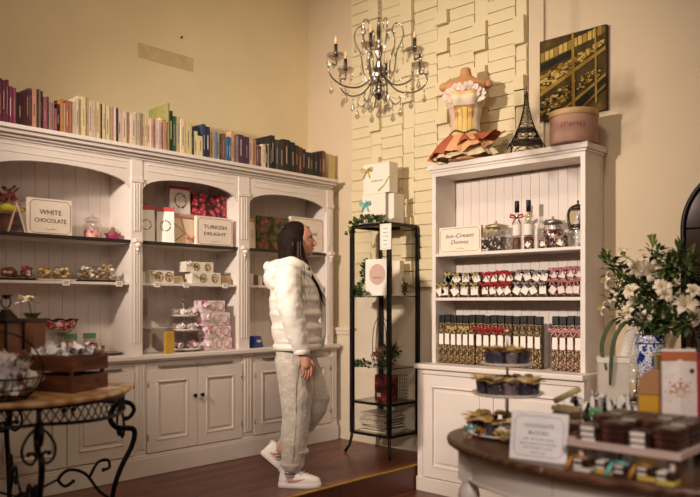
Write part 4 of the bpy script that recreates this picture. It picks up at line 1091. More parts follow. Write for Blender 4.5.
# tall wooden pot with white flower
tp = thing('wooden_pot', 'tall brown wooden pot with a pale flower behind the crate', 'pot', (1.63, 3.80, TS), .5)
m = MB(); m.box((0, 0, .165), (.085, .085, .33), taper=1.2, bev=.003); m.build('pot', mat('7a4c2c', .6, var=.15), tp)
m = MB(); m.b2(-.056, .056, -.056, .056, .325, .345, bev=.003); m.build('rim', mat('3a2014', .6), tp)
m = MB(); m.tube([(0, 0, .34), (-.01, 0, .40), (-.03, 0, .44)], .003, 5); m.build('stem', LEAF2, tp)
m = MB()
for i in range(22):
    a = R.uniform(0, 2*PI); m.use(mat('f0e4c4', .6)); leaf(m, (-.03+.01*math.cos(a), .01*math.sin(a), .43), (math.cos(a), math.sin(a), R.uniform(-.2, .9)), (0, 0, 1), .06, .018)
m.build('blossom', None, tp, recalc=False); m = MB()
for i in range(30):
    a = R.uniform(0, 2*PI); m.use(LEAF2 if i % 2 else mat('8a6a48')); leaf(m, (.02*math.cos(a), .02*math.sin(a), .34), (math.cos(a), math.sin(a), 1.1), (0, 0, 1), .05, .012)
m.build('leaves', None, tp, recalc=False)
# paper napkin hanging at the table edge
m = MB(); m.box((0, 0, 0), (.11, .075, .003)); o = m.build('paper_tag', mat('e4dcd4', .6)); place(o, (1.83, 3.36, TS+.0022), .5); tag(o, 'white paper slip lying on the table edge right of the crate', 'paper slip')

# ================================================================ things in the bookcase
def sx(px, Y): return wall_x(px, Y)
SH1, SH2, CTR = 1.598, 1.3135, .8215
def front_box(name, label, cat, p0, p1, ytop, Y, z, d, mt, part_name='box', rz=0, group=None, h=None):
    x0, x1 = sx(p0, Y), sx(p1, Y); hh = h or wall_z((p0+p1)/2, ytop, Y)-z
    xm = (x0+x1)/2; lo, hi = next((l, q) for l, q in ((1.57, 2.583), (2.654, 3.501), (3.571, 4.484)) if xm < q+.06)
    x0, x1 = max(x0, lo), min(x1, hi)
    o = thing(name, label, cat, ((x0+x1)/2, Y, z), rz, group); w_ = (x1-x0)
    m = MB(); m.b2(-w_/2, w_/2, 0, d, 0, hh, bev=.002); m.build(part_name, mt, o)
    return o, w_, hh
def sign_face(o, w_, h_, lines, y=-.001, col='8a7468', big=.03, shear0=0):
    m = MB(); e = .012; q = .02
    pts = [(-w_/2+e+q, e), (w_/2-e-q, e), (w_/2-e, e+q), (w_/2-e, h_-e-q), (w_/2-e-q, h_-e), (-w_/2+e+q, h_-e), (-w_/2+e, h_-e-q), (-w_/2+e, e+q)]
    m.tube([(a, y, b) for a, b in pts], .0018, 4, closed=True); m.build('printed_border', mat(col, .6), o)
    for t, hh, zz, ww in lines: text(t, hh, INK, o, (0, y-.0005, zz*h_), width=ww*w_)
    m = MB(); m.tube([(-.03, y, h_*.17), (-.01, y, h_*.14), (.015, y, h_*.18), (.04, y, h_*.15)], .0015, 4); m.ball((.015, y, h_*.18), .004, 6, sy=.3); m.build('flourish', GOLDINK, o)
# --- bay 1 (left), top shelf
o, w_, h_ = front_box('sign_block', 'cream sign reading White Chocolate on the top shelf of the left bay', 'sign', 28, 72, 199, 4.50, SH1, .03, CARD, 'block')
sign_face(o, w_, h_, (('WHITE', .030, .63, .50), ('CHOCOLATE', .026, .40, .72)))
o = thing('triangular_box', 'open sided triangular brown card box left of the White Chocolate sign', 'box', (sx(20, 4.50)-.005, 4.545, SH1), -.2)
m = MB(); m.prism([(-.055, 0), (-.045, 0), (0, .165), (0, .195)], 'y', -.03, .03); m.build('panel', mat('c8a488', .6), o)
m = MB(); m.prism([(.055, 0), (.045, 0), (0, .165), (0, .195)], 'y', -.03, .03); m.build('panel', mat('d4b49c', .6), o)
m = MB(); m.prism([(-.044, .001), (.044, .001), (0, .16)], 'y', -.02, .03); m.build('filling', ramp_mat('nutty', 'noise', [(.35, '22120c'), (.6, '5a382a'), (.75, 'b09070')], 30), o)
o = thing('dried_bouquet', 'bunch of pink and red dried flowers with a yellow ribbon at the left end', 'flowers', (sx(8, 4.6), 4.62, SH1))
m = MB(); m.lathe([(.04, 0), (.055, .06), (.05, .1), (.06, .12)], n=16); m.build('pot', mat('7a4a38'), o)
m = MB()
for i in range(90):
    a, e = R.uniform(0, 2*PI), R.uniform(-.2, 1.3); m.use(mat(R.choice(('b8485a', 'c87880', 'a83038', 'd8a09a', '6a7a3c')), .6)); r = R.uniform(.02, .10)
    leaf(m, (r*math.cos(a)*math.cos(e), r*.6*math.sin(a), .17+r*math.sin(e)), (math.cos(a), math.sin(a), e), (0, 0, 1), .045, .016)
m.build('flowers', None, o, recalc=False)
m = MB(); m.use(mat('b8a838', .4)); m.tube([(-.10, -.06, .14), (-.03, -.075, .155), (.04, -.075, .14), (.085, -.06, .155)], [.02, .03, .026, .012], 8); m.build('ribbon', None, o)
def jar(label, loc, r, h, fill, fillh, lid, sq=False, group=None, rz=0, lidknob=True, name='glass_jar', bowm=None, tagc=False):
    o = thing(name, label, 'jar', loc, rz, group); n = 4 if sq else 28
    W_ = (lambda a, j: 1) if not sq else None
    f = MB(); k = 1.0
    if sq: f.b2(-r, r, -r, r, 0, h, bev=.006)
    else: f.lathe([(r*.9, 0), (r, .006), (r, h*.82), (r*.8, h*.95), (r*.78, h)], n=28)
    f.build('glass', GLASS, o)
    f = MB(); rr = r-.004
    if sq: f.b2(-rr, rr, -rr, rr, .004, fillh)
    else: f.lathe([(rr*.9, .004), (rr, .01), (rr, fillh), (1e-6, fillh+.006)], n=24)
    f.build('sweets', fill, o)
    f = MB(); q = r*.84
    f.lathe([(q, h), (q*1.04, h+.003), (q*1.04, h+.018), (q*.8, h+.026), (q*.3, h+.034), (1e-6, h+.035)], n=28); ld = f.build('lid', lid, o)
    if lidknob: f = MB(); f.lathe([(.004, h+.03), (.009, h+.042), (.009, h+.05), (1e-6, h+.056)], n=12); f.build('knob', lid, ld)
    if bowm: f = MB(); bow(f, (0, -r, h*.85), .03, bowm); f.build('ribbon', None, o)
    if tagc: f = MB(); f.box((.0, -r-.006, h*.42), (.05, .0015, .05), ry=.2); f.build('label_tag', PAPER, o)
    return o
jar('round glass jar of pink and red sweets, right of the White Chocolate sign', (sx(94, 4.56), 4.58, SH1), .058, .115, ramp_mat('pink_sweets', 'cell', [(0, 'c84a48'), (.4, 'e0908a'), (.7, 'e8b8a8')], 55, rough=.4), .06, GLASS)
o = thing('magenta_dish', 'magenta foil dish holding brown sweets at the right end of the left bay', 'dish', (sx(114, 4.56), 4.58, SH1))
m = MB(); m.lathe([(.035, 0), (.045, .03), (.055, .045), (.05, .042), (1e-6, .03)], n=24, wob=lambda a, j: 1+.04*math.sin(12*a)); m.build('dish', mat('a02868', .35), o)
m = MB(); m.ball((0, 0, .05), .03, 12, sz=.6); m.use(mat('8a5a40')); m.tube([(0, 0, .055), (.01, 0, .085)], .01, 6); m.build('sweets', None, o)
# price tickets
for px, z, Y, lab in ((66, SH2, UY+.028, 'price ticket clipped on the white shelf of the left bay'), (119, SH2, UY+.028, 'price ticket at the right end of the left bay shelf'), (157, SH2, UY+.028, 'leftmost price ticket of three on the middle bay shelf'), (186, SH2, UY+.028, 'middle price ticket of three on the middle bay shelf'), (225, SH2, UY+.028, 'rightmost price ticket of three on the middle bay shelf')):
    ticket(sx(px, Y), Y-.0018, z-.004, .05, lab)
# --- trays of baked sweets on the white shelf, left bay
def tray(label, p0, p1, Y, z, h_, base, balls, wrap=True, group=None, n=44, rb=.015, bowm=None):
    x0, x1 = sx(p0, Y), sx(p1, Y); w_ = x1-x0; d = min(.15, w_*.8)
    o = thing('sweet_tray', label, 'tray of sweets', ((x0+x1)/2, Y+d/2, z), 0, group)
    m = MB(); m.box((0, 0, .006), (w_, d, .012), taper=1.02, bev=.003); m.build('tray', base, o)
    m = MB()
    for i in range(n):
        m.use(R.choice(balls)); lay = R.random(); m.ball((R.uniform(-w_/2+.015, w_/2-.015)*(1-.3*lay), R.uniform(-d/2+.012, d/2-.012)*(1-.3*lay), .016+rb*.6+lay*(h_-.03)), rb*R.uniform(.8, 1.2), 8, sx=R.uniform(.8, 1.3), sz=.75)
    s_ = m.build('sweets', None, o); s_['kind'] = 'stuff'
    if wrap:
        m = MB(); g = []
        for i in range(9):
            row = []
            for j in range(7):
                u, v = i/8-.5, j/6-.5; zz = .012+(h_-.008)*max(0, (1-(2*abs(u))**4)*(1-(2*abs(v))**4))+R.uniform(-.003, .003); row.append((u*w_, v*d, zz))
            g.append(row)
        m.sheet(g, smooth=False); m.build('cellophane', PLASTIC, o, recalc=False)
    if bowm: m = MB(); bow(m, (w_*.2, -d*.3, h_), .03, bowm); m.build('ribbon', None, o)
    return o
TANB = [mat('c8a468', .6, var=.15), mat('a87c48', .6, var=.15), mat('d8c08c', .6)]; RDB = [mat('7a2420', .5), mat('4a2018', .5), mat('a84838', .5), mat('d8c0b0', .5)]
DKB = [mat('2e1a14', .4), mat('4a2c20', .4), mat('c0a080', .5)]; WHB = [mat('e4dccc', .5), mat('c8b490', .5), mat('b89460', .5)]
GT = 'wrapped trays of sweets on the left bay shelf'
tray('dark red wrapped tray of sweets at the left end of the shelf', 2, 22, 4.50, SH2, .075, BLACK, RDB, group=GT)
tray('red topped wrapped tray beside the dark red one', 22, 36, 4.50, SH2, .085, BLACK, RDB+[mat('d8b8b0')], group=GT)
tray('wrapped tray of golden round biscuits, left of the white ones', 39, 55, 4.50, SH2, .085, mat('c8b898'), TANB, group=GT)
tray('wrapped tray of pale golden biscuits behind the price ticket', 55.5, 76, 4.50, SH2, .09, mat('c8b898'), TANB+[mat('e0d4c0')], group=GT)
tray('black tray of white and gold wrapped sweets with a ribbon', 80, 121, 4.50, SH2, .10, BLACK, WHB+[mat('e8e0d4')], group=GT, n=50, bowm=mat('c8a868', .4))
# --- counter, left bay
o = thing('cake_stand', 'small silver pedestal dish lined with red gingham cloth on the counter', 'cake stand', (sx(60, 4.60), 4.60, CTR))
m = MB(); m.lathe([(.05, 0), (.05, .006), (.015, .02), (.010, .06), (.012, .13), (.03, .15), (.07, .165), (.09, .19), (.087, .192), (1e-6, .17)], n=32); m.build('pedestal', STEEL, o)
m = MB(); m.lathe([(.088, .186), (.105, .235), (.10, .236), (.084, .19)], n=32, wob=lambda a, j: 1+.03*math.sin(9*a)); m.build('gingham_liner', ramp_mat('red_gingham', 'cell', [(0, '9a2028'), (.45, 'd8b8b0'), (.7, 'b85050')], 70, constant=True), o)
m = MB(); m.tube([(.108*math.cos(t), .108*math.sin(t), .236+.012*abs(math.sin(4*t))) for t in [2*PI*i/48 for i in range(48)]], .004, 6, closed=True); m.build('rim', IRON, o)
for px, lab in ((72, 'clear bag with a green card top, left of two on the counter'), (91, 'clear bag with a green card top, right of two on the counter')):
    o = thing('sweet_bag', lab, 'bag of sweets', (sx(px, 4.56), 4.58, CTR), 0, 'green topped bags on the counter')
    m = MB(); m.box((0, 0, .06), (.09, .05, .12), taper=.8, bev=.01); m.build('bag', PLASTIC, o); m = MB(); m.box((0, 0, .045), (.08, .04, .08), bev=.01); m.build('sweets', mat('c8b8a0', .6, var=.3, scale=60), o)
    m = MB(); m.box((0, 0, .135), (.085, .01, .035), bev=.001); m.build('header_card', mat('5a8a68', .6), o)
o = thing('silver_dish', 'flat silver dish on the counter at the right end of the left bay', 'dish', (sx(111, 4.60)-.02, 4.62, CTR))
m = MB(); m.lathe([(.05, 0), (.06, .004), (.10, .014), (.102, .017), (.06, .008), (1e-6, .006)], n=36); m.build('dish', STEEL, o)
# --- bay 2 (middle), top shelf
RD = mat('b03030', .5, var=.05)
def packet(label, p0, p1, ytop, Y, z, rz, top, mt=None, pr_=True, group=None, th=.05):
    x0, x1 = sx(p0, Y), sx(p1, Y); w_ = (x1-x0)/max(.5, math.cos(rz)); h_ = wall_z((p0+p1)/2, ytop, Y)-z
    o = thing('sweet_packet', label, 'packet', ((x0+x1)/2, Y+.03, z), rz, group); m = MB(); g = []
    for i in range(7):
        q = i/6; dd = th*(1-q**2)*.5+.002; ww = w_/2*(1-.06*q)
        g.append([(-ww, -dd*.6, h_*.9*q), (0, -dd, h_*.9*q), (ww, -dd*.6, h_*.9*q), (ww, dd*.6, h_*.9*q), (0, dd, h_*.9*q), (-ww, dd*.6, h_*.9*q)])
    m.sheet(g, close=True, smooth=False); m.quad(g[0][::-1]); m.quad(g[-1]); m.build('packet', mt or PAPER, o)
    if top: m = MB(); m.b2(-w_*.48, w_*.48, -.006, .006, h_*.885, h_, bev=.001); m.build('header_card', top, o)
    if pr_:
        m = MB()
        for i in range(16):
            a = 2*PI*i/16; rr = w_*.27; zz = h_*.48+rr*1.1*math.sin(a); q = zz/(h_*.9); yy = -(th*(1-q*q)*.5+.002)*(1-.4*abs(rr*math.cos(a))/(w_/2))-.0016
            m.use(mat(R.choice(('8a3a38', '4a4040', 'b88a58', '7a5a50')), .6)); m.ball((rr*math.cos(a), yy, zz), w_*.045*R.uniform(.7, 1.3), 7, sy=.15)
        m.build('printed_wreath', None, o)
    return o
packet('slim red topped packet at the left end of the middle bay, seen edge on', 142, 155, 205, 4.55, SH1, -.5, RD)
packet('red topped packet standing at a slant beside the cream pillow pack', 162, 174, 207, 4.50, SH1, -.65, RD)
o, w_, h_ = front_box('pillow_pack', 'cream gift pack tied with pink ribbon, left of the Turkish Delight sign', 'gift pack', 174, 196, 219, 4.53, SH1, .05, mat('e0c8a8', .6), 'pack')
m = MB(); m.use(mat('c88878', .5)); m.tube([(-w_*.5, -.002, h_*.8), (0, -.003, h_*.45), (w_*.5, -.002, .01)], .003, 5); m.tube([(-w_*.2, -.002, h_), (0, -.003, h_*.45), (-w_*.5, -.002, .02)], .003, 5); bow(m, (w_*.2, -.004, .045), .03, mat('d08878', .5)); m.build('ribbon', None, o)
o, w_, h_ = front_box('sign_block', 'cream sign reading Turkish Delight in the middle bay', 'sign', 196.5, 233, 217.5, 4.49, SH1, .03, CARD, 'block')
sign_face(o, w_, h_, (('TURKISH', .028, .66, .62), ('DELIGHT', .024, .42, .60)))
o, w_, h_ = front_box('riser_box', 'pink gift box supporting the roses box behind the Turkish Delight sign', 'box', 170, 234, 215.5, 4.60, SH1, .10, mat('c89a8c', .6)); rtop = SH1+h_+.001
packet('upright white packet with red top and round printed wreath, above the pink box', 171.5, 192, 186, 4.60, rtop, .0, RD, th=.03)
ROSES = ramp_mat('rose_print', 'voronoi', [(0, 'f0c8c0'), (.2, 'd85868'), (.45, 'b02840'), (.6, '5a1820'), (.75, '160c0e')], 30, rough=.4)
o, w_, h_ = front_box('chocolate_box', 'dark gift box printed all over with red and pink roses', 'box', 193, 232.5, 195, 4.62, rtop, .03, ROSES)
m = MB(); m.b2(-.035, .035, -.0015, 0, h_*.32, h_*.5); m.build('label_panel', mat('2a1c1c', .5), o)
# middle bay white shelf: cartons with round windows
def window_carton(label, p0, p1, ytop, Y, z, rz=0, group='white cartons with round windows'):
    o, w_, h_ = front_box('window_carton', label, 'carton', p0, p1, ytop, Y, z, .09, mat('e0d6c4', .6, var=.05), rz=rz, group=group)
    for c_ in (-.12, .28):
        m = MB(); m.prism([(c_*w_+h_*.33*math.cos(a), h_*.5+h_*.36*math.sin(a)) for a in [2*PI*i/24 for i in range(24)]], 'y', -.0012, 0); wd_ = m.build('window', ramp_mat('sweets_seen', 'cell', [(0, '6a5030'), (.5, 'b89c70'), (.8, 'e0d0b0')], 70), o)
        m = MB(); m.tube([(c_*w_+h_*.35*math.cos(a), -.0015, h_*.5+h_*.38*math.sin(a)) for a in [2*PI*i/24 for i in range(24)]], .002, 4, closed=True); m.build('window_rim', mat('7a6a58'), wd_)
    m = MB(); wrapped(m, (-w_*.42, -.004, h_*.7), .02, [mat('e8e0d0', .4), mat('c8b890', .4)], 10); m.build('ribbon_curl', None, o, recalc=False)
    return o, w_, h_
packet('small cream bag of sweets left of the window cartons', 141.5, 147, 270, 4.52, SH2, 0, None, mat('d8ccb0'), pr_=False)
window_carton('white carton with two round windows, alone on the left', 150, 174, 270.5, 4.50, SH2)
packet('low tan bag of sweets between the window cartons', 175, 185, 275, 4.52, SH2, 0, None, mat('c8b490'), pr_=False)
o, w_, h_ = window_carton('lower carton of the pair with round windows', 192, 221, 272.5, 4.49, SH2)
window_carton('upper carton of the pair with round windows', 186, 213.5, 262, 4.50, SH2+h_+.001)
packet('tan triangular bag at the right of the stacked window cartons', 222, 233, 275, 4.52, SH2, .2, None, mat('b89c78'), pr_=False)
# middle bay counter: three tier stand
def tier_stand(label, loc, tiers, rod_h, plate_mat, rod_mat, name='tiered_stand', cat='cake stand'):
    o = thing(name, label, cat, loc); m = MB(); m.lathe([(.006, 0), (.006, rod_h-.02), (.004, rod_h-.015)], n=10); m.ball((0, 0, rod_h), .016, 14); m.build('rod', rod_mat, o)
    for z, r in tiers: m = MB(); m.lathe([(r*.5, z-.006), (r*.9, z-.002), (r, z+.008), (r*.99, z+.012), (r*.88, z+.003), (1e-6, z)], n=48); m.build('plate', plate_mat, o)
    return o
Yt = 4.56; xt = sx(185, Yt)
CH_ = mat('e4dcd2', .25, var=.02)
st3 = tier_stand('three tier plate stand of wrapped sweets in the middle bay', (xt, Yt+.02, CTR), ((.012, .135), (.15, .12), (.255, .105)), wall_z(185, 300, Yt)-CTR, CH_, CHROME)
PKW = [mat('ecdcd8', .4), mat('e0c8cc', .4), mat('c07888', .4), mat('e8e0dc', .35)]
for z, r, n, lab in ((.0125, .10, 7, 'bottom'), (.1505, .085, 7, 'middle'), (.2555, .075, 5, 'top')):
    for i in range(n):
        a = 2*PI*i/n+.3; bundle((xt+r*math.cos(a)*.85, Yt+.02+r*math.sin(a)*.85, CTR+z+.002), .030, PKW if lab == 'bottom' else WR, f'pale wrapped sweet on the {lab} plate of the three tier stand', f'sweets on the {lab} plate of the three tier stand', core='d0a8a0')
front_box('mustard_carton', 'narrow mustard yellow carton standing before the three tier stand', 'carton', 166, 174.5, 331.5, 4.42, CTR, .03, mat('c09838', .5, var=.12))
o = thing('cake_stand', 'white pedestal plate with a folded white napkin, left in the middle bay', 'cake stand', (sx(152, 4.58), 4.60, CTR))
m = MB(); m.lathe([(.06, 0), (.05, .01), (.012, .04), (.012, .15), (.03, .168), (.14, .175), (.142, .18), (1e-6, .177)], n=36); m.build('pedestal', mat('d8ccbc', .3), o)
m = MB(); m.prism([(-.02, 0), (.035, 0), (.03, .012), (-.012, .045)], 'y', -.02, .02); m.xf(Matrix.Translation((.02, 0, .181))); o2 = m.build('folded_napkin', PAPER); place(o2, (o.location.x, o.location.y, CTR)); tag(o2, 'white folded napkin standing on the white pedestal plate', 'napkin')
# pile of pink and white wrapped cartons
PW = ramp_mat('pink_white_wrap', 'noise', [(.3, 'e8dcd8'), (.52, 'e4d0cc'), (.6, 'c87890'), (.75, 'e8dcd8')], 16, rough=.35, detail=3)
z = CTR; ytops = (339, 326, 311, 300)
for i, (p0, p1, yt) in enumerate(((206, 232, 338), (205, 231, 325.5), (203, 230, 312.5), (201, 225, 300.5))):
    h = wall_z(215, yt, 4.50)-z-.001
    o, w_, h_ = front_box('wrapped_carton', f"{('bottom', 'second lowest', 'second highest', 'top')[i]} pink and white wrapped carton of the pile in the middle bay", 'carton', p0, p1, 0, 4.49+R.uniform(0, .01), z, .09, PW, group='pile of pink and white cartons', h=h)
    for c_ in (.0, .3):
        m = MB(); m.tube([(c_*w_+h_*.3*math.cos(a), -.0015, h_*.5+h_*.34*math.sin(a)) for a in [2*PI*k/20 for k in range(20)]], .0018, 4, closed=True); m.build('window_rim', mat('a88a80'), o)
    m = MB(); wrapped(m, (-w_*.4, -.01, h_*.6), .03, [mat('c86a88', .4), mat('e0b8c0', .4), mat('ecd8d8', .4)], 14); m.build('ribbon_curl', None, o, recalc=False)
    z += h+.001
o = thing('notice_card', 'pale grey notice card standing at the left end of the middle bay counter', 'card', (sx(146, 4.70), 4.735, CTR+.245))
m = MB(); m.b2(-.035, .035, -.002, .002, 0, .14, bev=.0005); m.build('card', mat('b8a8a0', .6), o)
for i in range(5): m = MB(); m.b2(-.024, .024, -.0028, -.002, .03+.02*i, .034+.02*i); m.build('print_line', INK, o)
# --- bay 3 (right)
packet('small packet with an orange top at the left of the right bay', 249.5, 257, 218, 4.52, SH1, .2, mat('c08848'), mat('dccab8'))
FL = ramp_mat('flower_bouquet_print', 'voronoi', [(0, 'e0a088'), (.16, 'b03038'), (.34, '7a3828'), (.5, '4c5a28'), (.7, '2a1e12')], 22, rough=.4)
front_box('chocolate_box', 'dark box printed with red flowers and green leaves, behind the person', 'box', 258, 288.5, 217, 4.54, SH1, .03, FL)
o, w_, h_ = front_box('sign_block', 'cream bordered sign in the right bay, partly hidden by the person', 'sign', 291, 326, 218, 4.54, SH1, .03, CARD, 'block')
sign_face(o, w_, h_, (('TRUFFLES', .022, .55, .6),))
for i, (p0, p1, yt, cc) in enumerate(((250, 253.5, 273, 'd8ccc0'), (254, 258, 275, '7a4a38'), (258.5, 262.5, 276, 'dcd0c4'), (263, 267, 276, '6a3c30'))):
    front_box('small_carton', f"{'white' if i % 2 == 0 else 'brown'} small carton, {('left', 'left', 'right', 'right')[i]} one of its colour on the right bay shelf", 'carton', p0, p1, yt, 4.49, SH2, .06, mat(cc, .6), group='small cartons on the right bay shelf')
o = thing('blue_bag', 'shiny blue foil bag on the right bay counter behind the person', 'bag', (sx(257, 4.50), 4.53, CTR), .2)
m = MB(); m.box((0, 0, .045), (.13, .09, .09), taper=.7, bev=.012); m.build('bag', mat('1c3a8a', .3, var=.2), o); m = MB(); m.box((0, -.043, .05), (.05, .002, .02), rx=-.25); m.build('label', PAPER, o)
# ================================================================ things in the right cabinet
ca43, sa43 = math.cos(math.radians(43.27)), math.sin(math.radians(43.27))
def cy_(px, X):                    # room Y on the plane X = const seen at column px
    u = (px-350)/732; return X*(sa43-u*ca43)/(ca43+u*sa43)
def cz_(px, py, X): u = (px-350)/732; return 1.18+(302-py)/732*X/(ca43+u*sa43)
S1, S2, S3 = 1.5328, 1.2128, .7358
XI = 4.40
def cpos(px, X, z): return (X, cy_(px, X), z)
# sign
w_ = cy_(437.5, 4.37)-cy_(479, 4.37); h_ = .19
o = thing('sign_block', 'cream sign lettered Ice-Cream at the left of the cabinet top shelf', 'sign', (4.37, 3.212-w_/2, S1), RZ)
m = MB(); m.b2(-w_/2, w_/2, 0, .03, 0, h_, bev=.002); m.build('block', CARD, o)
sign_face(o, w_, h_, (), col='a8845c'); text('Ice-Cream', .030, INK, o, (0, -.0015, h_*.66), width=w_*.66, shear=.25); text('Domes', .028, INK, o, (-.0, -.0015, h_*.42), width=w_*.42, shear=.25)
CHOCW = ramp_mat('black_white_sweets', 'cell', [(0, '1a120f'), (.5, '3a2a22'), (.65, 'd8ccc0')], 60, rough=.3, constant=True)
CHOCP = ramp_mat('pink_dark_sweets', 'cell', [(0, '2a1816'), (.35, '7a3840'), (.55, 'd8a8a0'), (.75, 'e8d8cc')], 60, rough=.3, constant=True)
jar('square glass jar of black and white sweets with a gold ribboned lid', cpos(496, 4.46, S1), .088, .165, CHOCW, .10, mat('b0a078', .35, metal=.6), sq=True, rz=RZ, bowm=YEL)
def wine(label, px, X, rib, body):
    o = thing('bottle', label, 'bottle', cpos(px, X, S1), RZ+.4)
    m = MB(); m.lathe([(.024, 0), (.026, .004), (.026, .15), (.022, .175), (.012, .195), (.011, .235)], n=24); m.build('glass', GLASS, o)
    m = MB(); m.lathe([(.0235, .004), (.0235, .075), (1e-6, .077)], n=20); m.build('filling', body, o)
    m = MB(); m.lathe([(.0265, .085), (.0268, .088), (.0268, .145), (.0265, .148)], n=24); m.build('label', PAPER, o)
    m = MB(); m.lathe([(.0145, .222), (.0145, .285), (.012, .288), (1e-6, .288)], n=18); m.build('cap', BLACK, o)
    m = MB(); bow(m, (0, -.018, .19), .035 if rib is RED else .022, rib); m.build('ribbon', None, o)
    o.scale = (1.12, 1.12, 1.18)
wine('tall slim bottle with a black cap and red bow', 517, 4.44, RED, mat('7a4a3c', .4))
wine('tall slim bottle with a black cap and gold bow', 528.5, 4.45, YEL, mat('2a1a16', .3))
def tagged_bag(loc, w_, h_, fill, rib, rz=RZ, tagrot=.3, top=BLACK):
    o = thing('sweet_bag', '', 'bag of sweets', loc, rz)
    m = MB(); m.box((0, 0, h_*.45), (w_, w_*.7, h_*.9), bev=w_*.15); m.build('bag', fill, o)
    m = MB(); m.box((0, 0, h_*.93), (w_*.9, w_*.5, h_*.14), bev=.003); m.build('closure', top, o)
    m = MB(); m.box((w_*.02, -w_*.37, h_*.42), (w_*.6, .0015, h_*.46), ry=tagrot); m.build('label_tag', PAPER, o)
    m = MB(); bow(m, (0, -w_*.38, h_*.82), w_*.36, rib); m.build('ribbon', None, o)
    return o
BAGF = ramp_mat('dark_sweets', 'cell', [(0, '1c1210'), (.6, '3c281e'), (.85, 'a08058')], 60, rough=.3)
def place_bag(proto, loc, label, group=None, rz=RZ): return dup(proto, loc, rz, label, group)
pb = tagged_bag(cpos(529, 4.385, S1), .055, .075, BAGF, RED, tagrot=.7); pb['label'] = 'small dark bag with a red bow and white tag in front of the bottles'
jar('round glass jar of pink and dark sweets with a steel lid', cpos(553, 4.47, S1), .074, .165, CHOCP, .125, STEEL, rz=RZ)
tb1 = tagged_bag(cpos(544, 4.375, S1), .06, .07, BAGF, mat('c8988c', .5), tagrot=-.1); tb1['label'] = 'small tagged bag at the left foot of the steel lidded jar'
tb2 = tagged_bag(cpos(561.5, 4.375, S1), .07, .075, BAGF, mat('c8988c', .5), tagrot=.5); tb2['label'] = 'small bag with a tilted white tag right of the steel lidded jar'
# ribbed glass jar with dark handled lantern on it
o = thing('glass_jar', 'ribbed clear glass canister at the right end of the cabinet top shelf', 'jar', cpos(577, 4.45, S1), RZ)
m = MB(); m.lathe([(.052, 0), (.056, .005), (.056, .105), (.05, .112)], n=40, wob=lambda a, j: 1+.02*math.sin(20*a)); m.build('glass', GLASS, o)
m = MB(); m.lathe([(.05, .1125), (.053, .116), (.053, .122), (1e-6, .124)], n=30); m.build('lid', STEEL, o)
o = thing('coffee_press', 'glass pot in a dark metal frame with a curved dark handle, on the ribbed canister', 'coffee pot', cpos(578, 4.45, S1+.1245), RZ-.3)
DKM = mat('3a2a24', .35, metal=.4)
m = MB(); m.lathe([(.040, .004), (.042, .008), (.042, .12)], n=28); m.build('glass', GLASS, o)
m = MB(); m.lathe([(.043, 0), (.045, .004), (.045, .02), (.043, .022)], n=28)
m.build('base_ring', DKM, o); m = MB(); m.lathe([(.047, .118), (.05, .124), (.046, .14), (.02, .152), (.006, .155), (.006, .17), (.010, .175), (1e-6, .18)], n=28); m.build('lid', DKM, o)
m = MB(); m.tube(curve([(-.03, 0, .145), (-.065, 0, .13), (-.085, 0, .09), (-.075, 0, .03), (-.06, 0, -.0)], 4), .010, 8); m.build('handle', DKM, o)
m = MB(); m.box((-.005, -.044, .07), (.045, .002, .065)); m.build('label', mat('b8a078', .6), o)

# --- second shelf: two rows of tagged bags
RBG = {'gold': mat('b8a05c', .4), 'red': mat('b01c22', .45), 'silver': mat('a89c98', .35, metal=.3), 'pink': mat('c8807c', .5)}
PINKTOP = mat('8a5450', .5)
groups = [('gold', 433, 482, 5), ('red', 483.5, 514, 4), ('silver', 515.5, 549, 4), ('pink', 551, 584, 4)]
for nm, p0, p1, n in groups:
    base = None
    for row, (X, zz) in enumerate(((4.375, S2), (4.47, S2))):
        for i in range(n):
            px = p0+(p1-p0)*(i+.5)/n + (1.5 if row else 0)
            hgt = (.108 if row == 0 else .185)+R.uniform(-.006, .006)+(.012 if nm == 'pink' else 0)
            wd = min(.068, abs(cy_(p0, X)-cy_(p1, X))/n*.93)
            loc = cpos(px, X, zz); loc = (loc[0], min(max(loc[1], YL-UR+.034+wd/2+.004), YL-UL-.034-wd/2-.004), loc[2])
            o = thing('sweet_bag', f"{ORD[i]} {nm} ribboned bag from the left, {'front' if row == 0 else 'back'} row of the middle cabinet shelf", 'bag of sweets', loc, RZ, f'{nm} ribboned bags on the middle cabinet shelf')
            m = MB(); m.box((0, 0, hgt*.43), (wd, .06, hgt*.86), bev=.010); m.build('bag', BAGF, o)
            m = MB(); m.box((0, 0, hgt*.91), (wd*.9, .03, hgt*.17), bev=.003); m.build('closure', BLACK if nm != 'pink' else mat('5a3a38', .5), o)
            m = MB(); tr = R.uniform(-.5, .5); q = hgt if row == 0 else .10
            m.box((R.uniform(-.006, .006), -.035, (.046 if row == 0 else hgt-.048)), (wd*.86, .0015, wd*.86), ry=tr*1.3); m.build('label_tag', PAPER if nm != 'pink' else mat('e4ccc8', .6), o)
            m = MB(); bow(m, (0, -.040, hgt-q*.18), wd*(.55 if nm in ('red', 'pink') else .38), RBG[nm]); m.build('ribbon', None, o)
for i, (px, X) in enumerate(((478.5, 4.36),)): pass

